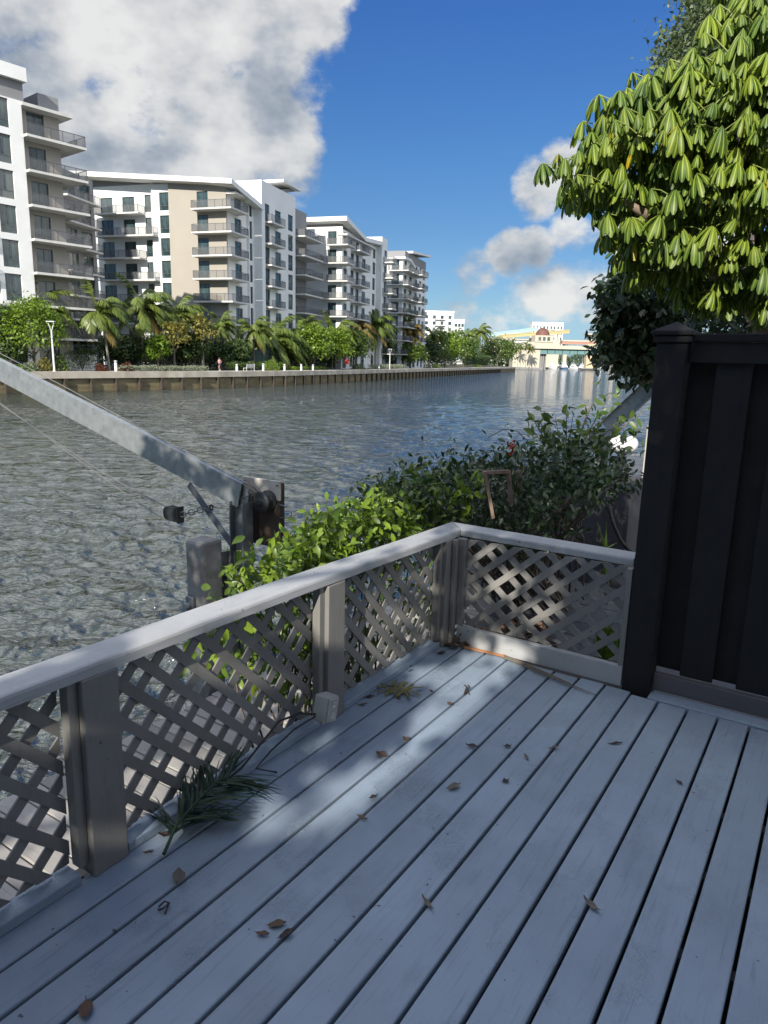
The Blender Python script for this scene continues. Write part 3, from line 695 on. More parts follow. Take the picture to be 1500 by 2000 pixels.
for i in range(30):
    x = bp(965, 675)[0]+i*3.9; mb.box(x, x+.25, -1.4, -1.1, bp(1056, 674)[2], bp(1056, 674)[2]+1.1, CREAM)
mb.bar((bp(960, 675)[0], -1.25, bp(1056, 674)[2]+1.1), (gr[0], -1.25, bp(1056, 674)[2]+1.1), .3, .2, CREAM); mb.build('parapet', br)
YE = 640
e_ = empty('elevated_road', (*at(1150, 700, YE)[:2], ZW), 0, 'orange red elevated road deck behind the teal bridge', 'elevated road')
O2 = at(1150, 700, YE); O2[2] = ZW
mb = MB(); l_, r_ = at(1098, 672, YE)-O2, at(1275, 667, YE)-O2; mb.box(l_[0], r_[0], 0, 10, l_[2], l_[2]+2.3, ORANGE); mb.build('deck', e_)
mb = MB(); mb.box(l_[0], r_[0], -.3, 10.3, l_[2]+2.3, l_[2]+3.6, CREAM); mb.build('parapet', e_)
mb = MB()
for x in (1105, 1153, 1200): q = at(x, 690, YE)-O2; mb.box(q[0]-1.5, q[0]+1.5, 2, 7, 0, l_[2], CREAM)
mb.build('pier', e_)
q = at(1156, 668, 660)
ct = empty('bridge_tower', (*q[:2], -1.2), 0, 'ochre control tower with flat roof above the orange road', 'control tower')
mb = MB(); zt_ = at(1156, 654, 660)[2]+1.2; mb.box(-3.2, 3.2, 0, 6, 0, zt_, OCHRE); mb.build('wall', ct); mb = MB(); mb.box(-6.5, 6.5, -2, 8, zt_, zt_+1, CREAM); mb.build('roof', ct)
mb = MB(); mb.box(-2, 2, -.2, 0, zt_-3.6, zt_-1, GLASS); mb.build('window', ct)
# dome building
q = at(1062, 672, 560)
dm = empty('domed_building', (*q[:2], -1.2), 0, 'cream building with brown dome behind the bridge abutment', 'domed building')
zt_ = at(1062, 655, 560)[2]+1.2
mb = MB(); mb.box(-14, 12, 0, 20, 0, zt_-5, CREAM); mb.box(-7, 7, -.5, 13.5, zt_-5, zt_, CREAM); mb.build('wall', dm)
mb = MB(); rr_ = 4.3; mb.lathe([(rr_*1.25*math.cos(a), zt_-.3+6.2*math.sin(a)) for a in np.linspace(0, 1.5, 9)]+[(.15, zt_+6), (.1, zt_+8)], DOME, (0, 6.5, 0), 20); mb.build('dome', dm)
for k in range(3): mb = MB(); mb.box(-4.4+k*3.4, -2.4+k*3.4, -.6, -.45, zt_-4, zt_-1.2, GLASS); mb.build('window', dm)
# construction gantries
def gantry(x0, y0, x1, y1, Y, mat, label):
    p, q = at(x0, y0, Y), at(x1, y1, Y); c = (p+q)/2
    g = empty('launching_gantry', (c[0], c[1], -1.2), 0, label, 'construction gantry'); p, q = p-np.array([*c[:2], -1.2]), q-np.array([*c[:2], -1.2])
    mb = MB()
    for dy in (0, 3):
        for dz in (0, 2.2): mb.bar(p+[0, dy, dz], q+[0, dy, dz], .7, .7, mat)
        n = 16
        for i in range(n):
            a = p+(q-p)*i/n+[0, dy, 0]; b = p+(q-p)*(i+1)/n+[0, dy, 2.2]; mb.bar(a, b, .4, .4, mat)
        mb.bar(p+[0, dy, 1.1], q+[0, dy, 1.1], .1, 1.9, mat)
    mb.build('truss', g); mb = MB()
    for t in (.15, .5, .85): a = p+(q-p)*t; mb.box(a[0]-.9, a[0]+.9, 0, 3, 0, a[2], CREAM)
    mb.build('support_leg', g)
gantry(955, 657, 1052, 645, 600, CYAN, 'pale teal construction gantry rising above the far palms')
gantry(975, 660, 1112, 650, 590, YELLOW, 'yellow construction gantry passing behind the brown dome')
vi = empty('viaduct', (*at(1000, 690, 620)[:2], -1.2), 0, 'white concrete viaduct wall left of the domed building', 'viaduct')
mb = MB(); l_ = at(955, 664, 620)-at(1000, 690, 620); r_ = at(1045, 662, 620)-at(1000, 690, 620); zt_ = at(1000, 664, 620)[2]+1.2; mb.box(l_[0], r_[0], 0, 8, 0, zt_, WHITE); mb.build('wall', vi)
mb = MB(); mb.box(l_[0], r_[0], -1, 9, zt_, zt_+1.1, CREAM); mb.build('parapet', vi)

# boats moored beyond the bridge
def boat(px, py, Y, L, label, az, tall, hull=BOATW):
    p = onz(px, py, ZW) if Y is None else at(px, py, Y); r = empty('motor_yacht', (p[0], p[1], ZW), az, label, 'boat', 'boats moored beyond the bridge')
    mb = MB(); secs = [(-L/2, .42, .9), (-L/4, .5, .95), (L/8, .5, 1.1), (L/3, .3, 1.4), (L/2, .02, 1.7)]; B = L*.32; vs = []
    for y, w_, h in secs: vs += [(-w_*B*.75, y, -.2), (w_*B*.75, y, -.2), (w_*B, y, h), (-w_*B, y, h)]
    n = len(secs); mb.add(vs, [(4*i+k, 4*i+4+k, 4*i+4+(k+1) % 4, 4*i+(k+1) % 4) for i in range(n-1) for k in range(4)]+[(0, 1, 2, 3), (4*n-4, 4*n-3, 4*n-2, 4*n-1)], hull); mb.build('hull', r)
    mb = MB(); mb.prism([(-L*.3, .9), (L*.22, 1.1), (L*.1, 2.6), (-L*.28, 2.6)], (-B*.36, 0, 0), (0, 1, 0), (0, 0, 1), (1, 0, 0), B*.72, BOATW); mb.build('cabin', r)
    mb = MB(); mb.box(-B*.366, B*.366, -L*.2, L*.1, 1.6, 2.2, GLASS); mb.build('window', r)
    mb = MB(); mb.prism([(-L*.22, 2.6), (L*.06, 2.6), (0, 3.7), (-L*.2, 3.7)], (-B*.28, 0, 0), (0, 1, 0), (0, 0, 1), (1, 0, 0), B*.56, BOATW); mb.box(-B*.32, B*.32, -L*.2, 0, 4.6, 4.8, BOATW)
    for x in (-B*.26, B*.26): mb.bar((x, -L*.1, 3.7), (x, -L*.1, 4.6), .12, .12, BOATW)
    mb.build('flybridge', r)
    mb = MB(); mb.tube([(0, -L*.08, 4.8), (0, -L*.1, tall)], [.16, .06], POLE, 6); mb.build('mast', r)
boat(1078, 716, 560, 15, 'white motor yacht moored nearest the bridge abutment', R(165), 9)
boat(1102, 715, 560, 19, 'large blue hulled sport yacht with tall flybridge under the bridge', R(185), 13, BOATB)
boat(1122, 714, 600, 12, 'small white cruiser right of the blue hulled yacht', R(150), 8)
boat(1140, 714, 640, 13, 'white cabin cruiser left of the ochre pier', R(120), 11)
boat(1172, 713, 640, 13, 'white cabin cruiser right of the ochre pier', R(200), 8)
boat(1190, 713, 660, 12, 'white cruiser farthest right under the bridge', R(160), 9)
# ------------------------------------------------------------------ far bank vegetation and furniture
def gp(px, off):          # point on the promenade side at an image column, off metres inland of the seawall edge
    best = None
    for s in np.arange(0, _sl[-1], .25):
        p, t = sea(s, off); x = 750+FPX*(np.dot(np.array([*p, ZP-HC]), RT)/np.dot(np.array([*p, ZP-HC]), FW))
        if best is None or abs(x-px) < best[0]: best = (abs(x-px), p, t)
    return np.array([*best[1], ZP-.03]), best[2]
def hgt(px, py, P):       # height above P reached at image row py
    d = ray(px, py); t = math.hypot(P[0], P[1])/math.hypot(d[0], d[1]); return HC+d[2]*t-P[2]

def palm(P, h, label, seed, fl=2.7, wind=(.75, .1), mat=L_PALM, nf=17, lean=.06, old=True, group='palms along the far promenade'):
    r_ = np.random.default_rng(seed); t = empty('palm_tree', P, 0, label, 'palm tree', group)
    ht = h-fl*.45; mb = MB(); top = np.array([lean*ht*r_.normal(), lean*ht*r_.normal(), ht])
    pts = [np.array([top[0]*k**1.6, top[1]*k**1.6, ht*k]) for k in np.linspace(0, 1, 7)]
    mb.tube(pts, [.2, .15, .13, .125, .12, .12, .14], PALMB, 8); mb.build('trunk', t)
    pos, D, U, S = [], [], [], []; rb = MB(); oldp = ([], [], [], [])
    for i in range(nf):
        a = i*2.399+r_.random()*.4; el = 1.3-1.75*(i/nf)**1.1+r_.normal()*.12; L = fl*(.85+.3*r_.random())
        dr = np.array([math.cos(a)*math.cos(el), math.sin(a)*math.cos(el), math.sin(el)]); p = top.copy(); pts = [p.copy()]; tgt = oldp if (old and i >= nf-2) else (pos, D, U, S)
        for k in range(11):
            dr = dr+np.array([wind[0]*.10, wind[1]*.10, -.115-.015*k]); dr /= np.linalg.norm(dr); p = p+dr*L/11; pts.append(p.copy())
            side = np.cross(dr, (0, 0, 1)); side /= np.linalg.norm(side)+1e-6
            for sg in (-1, 1):
                for q in range(3):
                    w_ = math.sin(math.pi*min(1, (k+.6+q/3)/12.2))**.6
                    tgt[0].append(p-dr*L/11*q/3); tgt[1].append(dr*.75+side*sg*.75+np.array([wind[0]*.25, wind[1]*.25, -.42-.35*r_.random()])); tgt[2].append(np.cross(side, dr)+r_.normal(size=3)*.2); tgt[3].append(.78*w_*fl/2.7)
        rb.tube(pts, [.035]*4+[.025]*5+[.012]*3, L_PALM, 4)
    T = ([(-.045, 0, 0), (.045, 0, 0), (.035, .6, .0), (0, 1, -.12), (-.035, .6, .0)], [(0, 1, 2, 4), (4, 2, 3, 3)])
    T = ([(-.06, 0, 0), (.06, 0, 0), (.06, .55, 0), (-.06, .55, 0), (.01, 1, -.14), (-.01, 1, -.14)], [(0, 1, 2, 3), (3, 2, 4, 5)])
    rb.build('frond_stem', t)
    scatter('fronds', *T, np.array(pos), frames(np.array(D), np.array(U), np.array(S)), mat, t)
    if oldp[0]: scatter('dry_fronds', *T, np.array(oldp[0]), frames(np.array(oldp[1]), np.array(oldp[2]), np.array(oldp[3])), L_PALMY, t)
    return t

def limbs(mb, base, h, spread, n, mat, r0, seed, start=.35):
    r_ = np.random.default_rng(seed); tips = []
    st = np.array([0, 0, h*start]); mb.tube([(0, 0, -.1), st*.5+[.03*h*r_.normal()*.3, 0, 0], st, np.array([0, 0, h*.7])], [r0*1.2, r0, r0*.85, r0*.3], mat, 8)
    for i in range(n):
        a = i*2.399+r_.random(); z0 = h*(start-.05+.3*r_.random()); ln = spread*(.6+.4*r_.random()); e = np.array([math.cos(a)*ln, math.sin(a)*ln, z0+ln*(.35+.6*r_.random())]); m_ = np.array([e[0]*.45, e[1]*.45, z0+(e[2]-z0)*.6])
        mb.tube([(0, 0, z0), m_, e], [r0*.5, r0*.3, r0*.1], mat, 6); tips.append(e)
    return tips
def crown_pts(c, rad, ncl, per, r_, jit=.22):
    d = r_.normal(size=(ncl, 3)); d /= np.linalg.norm(d, axis=1, keepdims=True); d[:, 2] = np.where(d[:, 2] < -.55, -d[:, 2], d[:, 2])
    rr = .55+.45*r_.random(ncl)**.5; rr *= 1+.16*np.sin(d[:, 0]*5+3*r_.random())*np.cos(d[:, 1]*4+d[:, 2]*5)
    ctr = np.array(c)+d*rr[:, None]*np.array(rad); s = jit*np.mean(rad)*(.6+.8*r_.random(ncl))
    P = ctr[:, None, :]+r_.normal(size=(ncl, per, 3))*s[:, None, None]*np.array([1, 1, .6]); return P.reshape(-1, 3), np.repeat(d, per, 0)
def tree(P, h, wdt, label, seed, mat, group='leafy trees along the far promenade', leaf=.3, ncl=70, per=28, trunkf=.25, name='leafy_tree', bark=BARK, squash=1., cat='tree'):
    r_ = np.random.default_rng(seed); t = empty(name, P, 0, label, cat, group)
    mb = MB(); limbs(mb, 0, h*.8, wdt*.38, 7, bark, .05+.018*h, seed, trunkf+.1); mb.build('trunk', t)
    hz = h*(1-trunkf)/2; pts, o_ = crown_pts((0, 0, h*trunkf+hz), (wdt/2, wdt/2, hz), ncl, per, r_)
    n = len(pts); d = r_.normal(size=(n, 3))*.8+o_*.5; d[:, 2] -= .3; up = r_.normal(size=(n, 3))*.6+o_*.5+np.array([0, 0, .7])
    scatter('crown', *LEAF4, pts, frames(d, up, leaf*(.6+.8*r_.random(n))), mat, t)
    return t
def shrub(P, sx, sy, h, az, label, seed, mat, name='shrub', cat='shrub', group=None, leaf=.16, n=1400, box=False):
    r_ = np.random.default_rng(seed); t = empty(name, P, az, label, cat, group)
    if box: pts = np.stack([(r_.random(n)-.5)*sx, (r_.random(n)-.5)*sy, h*(.05+.95*r_.random(n)**.6)], 1); pts[:, 2] *= 1+.08*np.sin(pts[:, 1]*2.1)
    else:
        d = r_.normal(size=(n, 3)); d /= np.linalg.norm(d, axis=1, keepdims=True); d[:, 2] = abs(d[:, 2]); k = (.6+.4*r_.random(n))*(1+.18*np.sin(d[:, 0]*6)*np.cos(d[:, 1]*5)); pts = d*k[:, None]*np.array([sx/2, sy/2, h])
    dd = r_.normal(size=(n, 3)); dd[:, 2] += .4; up = r_.normal(size=(n, 3))+np.array([0, 0, .8])
    scatter('foliage', *LEAF4, pts, frames(dd, up, leaf*(.6+.8*r_.random(n))), mat, t)
    mb = MB()
    for k in range(6): a = k*1.05; mb.tube([(0, 0, 0), (math.cos(a)*sx*.2, math.sin(a)*sy*.2, h*.7)], [.04, .015], BARK, 5)
    mb.build('stem', t); return t

def put(fn, px, off, ytop, *a, **k):
    P, t = gp(px, off); return fn(P, hgt(px, ytop, P), *a, **k)
PALMS = [   # column, metres inland, top row, label
    (96, 7.5, 568, 'palm with windblown bright fronds behind the leafy tree by the white lamp post'),
    (212, 4.6, 583, 'full green coconut palm standing left of the grey clipped hedge'),
    (277, 7.5, 566, 'tall windblown coconut palm between the recess balconies and the grey hedge'),
    (352, 9., 588, 'dark windblown palm in front of the tan end wall'),
    (432, 8., 618, 'slim small palm before the lowest corner balcony of the tan block'),
    (497, 6., 622, 'upright young palm with yellow lower fronds above the park bench'),
    (538, 7., 634, 'wide palm with a drooping yellow frond right of the bench'),
    (596, 8., 628, 'palm rising behind the bright round leafy trees below the second block'),
    (648, 8., 630, 'palm standing in front of the shaded wall of the third block'),
    (690, 8., 625, 'green palm left of the orange tinted palm'),
    (732, 7., 612, 'largest coconut palm in the middle of the promenade'),
    (772, 9., 604, 'tall dark palm under the balconies of the fourth block'),
    (800, 6., 630, 'palm with orange dried fronds in front of the fourth block'),
    (838, 9., 640, 'dark palm under the distant white tower'),
    (938, 14., 637, 'tall royal palm standing alone right of the tower'),
    (905, 12., 645, 'feathery palm below the small distant tower'),
]
for i, (px, off, yt, lb) in enumerate(PALMS):
    P, t = gp(px, off); sc_ = np.linalg.norm(P[:2])/100
    palm(P, max(2.5, hgt(px, yt, P)), lb, 100+i, fl=[3.9, 3.4, 4.1, 3.6][i % 4]*(1.12 if i < 6 else 1.4 if px < 850 else 1.6)*(.62 if 'slim' in lb else 1), mat=L_PALMY if 'orange' in lb else L_PALM, nf=24)
for i, (px, Y, yt, lb) in enumerate([(1012, 470, 672, 'dark palm at the left foot of the bridge abutment'), (1027, 465, 670, 'tall palm before the middle of the cream abutment'), (1035, 468, 676, 'shorter palm rightmost before the cream abutment')]):
    P = np.array([*at(px, 700, Y)[:2], ZW]); palm(P, hgt(px, yt, P), lb, 300+i, fl=4., group='palms before the bridge abutment', lean=.02)

TREES = [   # column, inland, top row, bottom row of crown, width px, label, material
    (68, 3.9, 590, 700, 100, 'dense lime green tree beside the white lamp post', L_LIME),
    (8, 6.5, 600, 706, 60, 'dark green tree cut by the left edge of the photo', L_DEEP),
    (28, 4.4, 672, 706, 46, 'low dark bushy tree between the white wall and the steel davit arm', L_DEEP),
    (308, 3.9, 660, 706, 34, 'small bright spiky tree at the left end of the clipped hedge', L_LIME),
    (340, 4.2, 628, 690, 50, 'thin tree with yellowing leaves above the silver hedge', L_AUT),
    (396, 4.6, 615, 680, 44, 'slim tree with ochre leaves below the tan corner balconies', L_AUT),
    (382, 6., 655, 708, 46, 'dark low tree behind the thin yellowing trees', L_DEEP),
    (455, 6.5, 668, 706, 60, 'dark rounded tree behind the jogger', L_DEEP),
    (612, 4.4, 640, 708, 62, 'bright round tree below the gap between second and third blocks', L_LIME),
    (655, 4.6, 648, 706, 54, 'bright bushy tree right of the round lime tree', L_LIME),
    (690, 5., 652, 704, 50, 'olive tree left of the middle lamp post', L_MID),
    (570, 7., 668, 706, 60, 'dark tree behind the promenade bollards', L_DEEP),
    (802, 5., 676, 710, 52, 'low dome shaped tree with stakes behind the low hedge', L_MID),
    (868, 7., 650, 706, 64, 'broad bright tree under the distant white tower', L_LIME),
    (905, 8., 660, 704, 60, 'broad tree between the tower tree and the royal palm', L_MID),
    (972, 9., 664, 706, 64, 'last rounded tree before the end of the seawall', L_MID),
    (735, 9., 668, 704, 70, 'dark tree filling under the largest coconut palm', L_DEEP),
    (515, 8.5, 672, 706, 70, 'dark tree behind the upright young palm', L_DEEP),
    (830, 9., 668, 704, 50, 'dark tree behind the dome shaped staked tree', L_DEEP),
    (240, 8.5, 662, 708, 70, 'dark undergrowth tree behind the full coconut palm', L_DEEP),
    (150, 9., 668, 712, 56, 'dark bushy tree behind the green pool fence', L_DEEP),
]
for i, (px, off, yt, yb, wp_, lb, m_) in enumerate(TREES):
    P, t = gp(px, off); h = hgt(px, yt, P); D_ = np.dot(P-np.array([0, 0, HC]), FW); wd_ = wp_*D_/FPX
    tf = max(.08, hgt(px, yb, P)/h); tree(P, h, wd_, lb, 400+i, m_, leaf=.36*(D_/90)**.7, trunkf=tf, ncl=130 if m_ is not L_AUT else 46, per=30 if m_ is not L_AUT else 16)
HEDG = [(325, 1.9, 720, 'long clipped silver grey hedge along the promenade edge', L_SILV, 160, .62), (505, 4.2, 0, 'green clipped hedge behind the jogger and the bench', L_MID, 110, 1.2), (757, 2.6, 0, 'pale clipped hedge right of the middle lamp post', L_SILV, 62, .9), (600, 3.6, 0, 'low green groundcover hedge behind the white bollards', L_LIME, 66, .5), (160, 5.2, 0, 'rounded dark clipped shrub beside the white planter wall', L_DEEP, 46, 2.2)]
for i, (px, off, _y, lb, m_, wp_, h) in enumerate(HEDG):
    P, t = gp(px, off); D_ = np.dot(P-np.array([0, 0, HC]), FW); th = math.atan2(t[0], t[1])
    perp = abs(math.cos(th-math.atan2(P[0], P[1]))); L = wp_*D_/FPX/max(.25, abs(math.sin(th-math.atan2(P[0], P[1]))))
    shrub(P, 1.4, L, h, th, lb, 500+i, m_, name='hedge', cat='hedge', leaf=.17, n=int(900+L*150), box=True)
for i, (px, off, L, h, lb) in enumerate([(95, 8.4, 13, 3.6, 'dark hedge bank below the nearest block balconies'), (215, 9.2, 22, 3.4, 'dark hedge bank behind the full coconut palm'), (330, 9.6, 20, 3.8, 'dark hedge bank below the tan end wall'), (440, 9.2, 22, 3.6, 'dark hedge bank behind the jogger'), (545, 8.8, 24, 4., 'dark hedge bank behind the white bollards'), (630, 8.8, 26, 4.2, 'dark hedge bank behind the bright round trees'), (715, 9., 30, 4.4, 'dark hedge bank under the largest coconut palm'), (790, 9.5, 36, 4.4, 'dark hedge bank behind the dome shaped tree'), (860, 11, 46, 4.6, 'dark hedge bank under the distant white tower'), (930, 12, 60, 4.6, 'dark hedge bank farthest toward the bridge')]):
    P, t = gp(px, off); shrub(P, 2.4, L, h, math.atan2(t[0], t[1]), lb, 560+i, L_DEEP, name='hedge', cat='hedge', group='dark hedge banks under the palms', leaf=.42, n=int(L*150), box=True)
SHR = [(62, 1.7, 'pale flowering shrub at the foot of the lime green tree', L_SILV, 1.4, 1.), (88, 2.2, 'yellow leaved croton beside the white lamp post', L_AUT, 1.8, 1.3), (118, 2.6, 'mid green shrub just right of the white lamp post', L_MID, 2., 1.8), (197, 1.9, 'red leaved plant left of the white bollard', L_RED, 1.3, .8), (248, 2.2, 'red bronze plant at the left end of the silver hedge', L_RED, 1.6, 1.), (530, 2.4, 'bright yellow green shrub right of the bench', L_LIME, 2.6, 1.6), (40, 1.5, 'low green ground shrub by the seawall at the photo edge', L_MID, 3., .7), (700, 3., 'low shrub left of the middle lamp post', L_MID, 3., 1.1), (930, 4., 'low bright shrub near the seawall end', L_LIME, 4., 1.3), (850, 3.5, 'low shrub under the broad bright tree', L_LIME, 3.5, 1.1)]
for i, (px, off, lb, m_, wd_, h) in enumerate(SHR):
    P, t = gp(px, off); shrub(P, wd_, wd_, h, 0, lb, 520+i, m_, leaf=.2, n=700)

# furniture on the far bank
def lamp(px, off, ytop, label, two=False):
    P, t = gp(px, off); h = hgt(px, ytop, P); r = empty('lamp_post', P, 0, label, 'lamp post', 'white lamp posts on the promenade')
    mb = MB(); mb.lathe([(.17, 0), (.17, .1), (.1, .14), (.085, h-1.), (.07, h-.9)], POLE, n=10); mb.build('pole', r)
    mb = MB(); mb.bar((0, 0, h-1.), (-.32, 0, h-.06), .06, .06, POLE); mb.bar((0, 0, h-1.), (.32, 0, h-.06), .06, .06, POLE); mb.box(-.4, .4, -.2, .2, h-.06, h+.04, POLE); mb.build('lamp_head', r)
lamp(108, .9, 628, 'tall white lamp post by the lime green tree')
lamp(761, 1.8, 682, 'white lamp post left of the pale clipped hedge')
lamp(830, 2.2, 690, 'farthest thin white lamp post near the broad bright tree')
for px, off, yt, lb in [(228, 1.0, 704, 'white bollard left of the silver hedge'), (463, 1.3, 711, 'grey bollard between the jogger and the bench'), (515, 1.0, 710, 'white bollard just right of the bench'), (555, 1.1, 711, 'white bollard right of the yellow green shrub'), (588, 1.1, 711, 'white bollard leftmost by the groundcover hedge'), (611, 1.6, 712, 'white bollard in front of the bright round tree'), (740, 1.8, 713, 'bollard left of the middle lamp post'), (842, 2., 713, 'bollard right of the pale clipped hedge')]:
    P, t = gp(px, off); h = max(.8, hgt(px, yt, P)); r = empty('bollard', P, 0, lb, 'bollard', 'bollards along the promenade')
    mb = MB(); mb.lathe([(.16, 0), (.16, h-.28), (.13, h-.26)], POLE, n=12); mb.build('post', r); mb = MB(); mb.lathe([(.13, h-.26), (.13, h-.14), (.17, h-.13), (.17, h-.03), (.1, h)], POLE, n=12); mb.build('cap', r)
P, t = gp(487, 1.6); be = empty('park_bench', P, math.atan2(t[0], t[1])+math.pi/2, 'pale metal park bench on the promenade right of the jogger', 'bench')
mb = MB()
for k in range(4): mb.box(-.9, .9, -.24+k*.13, -.14+k*.13, .43, .46, POLE)
mb.build('seat', be); mb = MB()
for k in range(4): mb.box(-.9, .9, .28+k*.02, .31+k*.02, .52+k*.12, .61+k*.12, POLE)
mb.build('backrest', be)
for x in (-.85, .85):
    mb = MB(); mb.bar((x, -.22, 0), (x, -.22, .45), .06, .06, POLE); mb.bar((x, .26, 0), (x, .36, 1.), .06, .06, POLE); mb.bar((x, -.22, .43), (x, .3, .43), .05, .05, POLE); mb.build('leg', be)
P, t = gp(677, 2.6); sg = empty('notice_sign', P, 0, 'small red notice sign on a post under the trees', 'sign'); mb = MB(); mb.tube([(0, 0, 0), (0, 0, 1.9)], .04, POLE, 6); mb.build('post', sg); mb = MB(); mb.box(-.4, .4, -.07, -.04, 1.0, 1.9, SIGNR); mb.build('panel', sg)
# ground floor walls and pool fence
def bankwall(px0, px1, off, ytop, label, mat, name='garden_wall', cat='wall', slats=False):
    P0, _ = gp(px0, off); P1, _ = gp(px1, off); h = hgt((px0+px1)/2, ytop, (P0+P1)/2); d = (P1-P0)[:2]; L = np.linalg.norm(d)
    r = empty(name, P0, math.atan2(d[0], d[1]), label, cat)
    mb = MB()
    if slats:
        for k in range(int(h/.2)): mb.box(-.02, .02, 0, L, .1+k*.2, .1+k*.2+.15, mat)
        mb.build('slat_panel', r); mb = MB()
        for k in range(int(L/2)+1): mb.box(.021, .1, k*2-.04, k*2+.04, 0, h, FRAME)
        mb.build('post', r)
    else:
        mb.box(-.15, .15, 0, L, 0, h, mat); mb.build('wall', r); mb = MB(); mb.box(-.2, .2, -.05, L+.05, h, h+.1, SLAB); mb.build('coping', r)
bankwall(-30, 62, 7.2, 700, 'low white garden wall behind the dark bushy tree', WHITE)
bankwall(132, 190, 6.2, 694, 'white planter wall behind the rounded dark shrub', WHITE)
bankwall(110, 195, 7.4, 670, 'dark green screen fence of the pool terrace', plain('pool_fence', (.05, .09, .085), rough=.4, bump=0), 'pool_fence', 'fence', True)
bankwall(235, 345, 8.8, 655, 'grey slatted fence behind the tall windblown palm', plain('slat_grey', (.12, .12, .125), bump=0), 'slatted_fence', 'fence', True)
bankwall(485, 560, 6.5, 680, 'green slatted fence behind the upright young palm', plain('slat_green', (.06, .11, .10), bump=0), 'slatted_fence', 'fence', True)
# jogger: one skinned body
def person(P, az):
    r = empty('person', P, az, 'jogger in pink top and dark shorts running on the promenade', 'person')
    J = {'pel': (0, 0, .98), 'sp': (0, .02, 1.18), 'ch': (0, .04, 1.38), 'nk': (0, .06, 1.50), 'hd': (0, .09, 1.62), 'ht': (0, .09, 1.72),
         'hl': (-.1, 0, .93), 'kl': (-.11, .26, .58), 'al': (-.1, .02, .24), 'fl': (-.1, .14, .17), 'hr': (.1, 0, .93), 'kr': (.1, .06, .50), 'ar': (.1, -.1, .08), 'fr': (.1, .08, .03),
         'sl': (-.19, .04, 1.42), 'el': (-.25, -.16, 1.18), 'wl': (-.2, .06, 1.08), 'ml': (-.18, .13, 1.1), 'sr': (.19, .04, 1.42), 'er': (.25, .02, 1.14), 'wr': (.18, .26, 1.2), 'mr': (.15, .32, 1.23)}
    Rr = dict(pel=.14, sp=.125, ch=.145, nk=.055, hd=.095, ht=.06, hl=.1, kl=.062, al=.04, fl=.04, hr=.1, kr=.062, ar=.04, fr=.04, sl=.06, el=.042, wl=.03, ml=.035, sr=.06, er=.042, wr=.03, mr=.035)
    E_ = 'pel-sp sp-ch ch-nk nk-hd hd-ht pel-hl hl-kl kl-al al-fl pel-hr hr-kr kr-ar ar-fr ch-sl sl-el el-wl wl-ml ch-sr sr-er er-wr wr-mr'.split()
    ks = list(J); me = bpy.data.meshes.new('body'); me.from_pydata([J[k] for k in ks], [tuple(ks.index(q) for q in e.split('-')) for e in E_], [])
    o = bpy.data.objects.new('body', me); col.objects.link(o); o.parent = r; md = o.modifiers.new('skin', 'SKIN')
    for i, k in enumerate(ks): me.skin_vertices[0].data[i].radius = (Rr[k], Rr[k]*.8)
    me.skin_vertices[0].data[0].use_root = True; o.modifiers.new('sub', 'SUBSURF').levels = 1; me.materials.append(SKIN)
    mb = MB(); mb.lathe([(.15, 1.02), (.165, 1.1), (.16, 1.25), (.185, 1.38), (.17, 1.45), (.07, 1.49)], PINK, (0, .03, 0), 12); mb.build('top', r)
    mb = MB(); mb.lathe([(.17, .88), (.18, .95), (.165, 1.05), (.15, 1.08)], NAVY, (0, 0, 0), 12); mb.tube([(-.1, 0, .93), (-.11, .17, .72)], [.115, .1], NAVY, 10); mb.tube([(.1, 0, .93), (.1, .05, .68)], [.115, .1], NAVY, 10); mb.build('shorts', r)
    mb = MB(); mb.lathe([(.1, 1.62), (.112, 1.67), (.1, 1.73), (.04, 1.76)], HAIR, (0, .075, 0), 10); mb.tube([(0, 0, 1.68), (0, -.08, 1.62), (0, -.1, 1.5)], [.05, .04, .015], HAIR, 6); mb.build('hair', r)
    mb = MB(); mb.box(-.15, -.05, -.06, .2, .13, .2, BOATW); mb.box(.05, .15, -.14, .12, 0, .07, BOATW); mb.build('shoe', r)
P, t = gp(430, 1.7); person(P, math.atan2(t[0], t[1])+math.pi)
# distant tree line
def farline(px0, px1, Y, ytop, n, label, name='distant_trees'):
    xs = rng.uniform(px0, px1, n); pts = []
    for x in xs:
        yy = Y+rng.random()*40; top = at(x, ytop+4*math.sin(x*.21)+3*math.sin(x*.07), yy)[2]; p = at(x, 700, yy); pts.append((p[0], p[1], -1.5+(top+1.5)*rng.random()**.7))
    o = leaves(name, np.array(pts), 2.4, L_FAR, droop=.1); tag(o, label, kind='stuff'); return o
farline(1060, 1320, 760, 692, 5000, 'distant green tree line behind the moored boats')
farline(940, 1060, 560, 688, 3000, 'distant green trees left of the bridge abutment')
# ------------------------------------------------------------------ near side (deck frame: v right, u along the boards)
def near(name, base, label=None, cat=None, group=None, az=0.):
    r = empty(name, wor(*base), DA+az, label, cat, group); r['_b'] = tuple(map(float, base)); return r
def nb(mb, name, root, **k):
    q = root
    while '_b' not in q: q = q.parent
    b = q['_b']; mb.v = [(x-b[0], y-b[1], z-b[2]) for x, y, z in mb.v]; return mb.build(name, root, **k)
def nscatter(name, T, F, pos, mats, mat, root, **k): return scatter(name, T, F, np.asarray(pos)-np.array(root['_b']), mats, mat, root, **k)

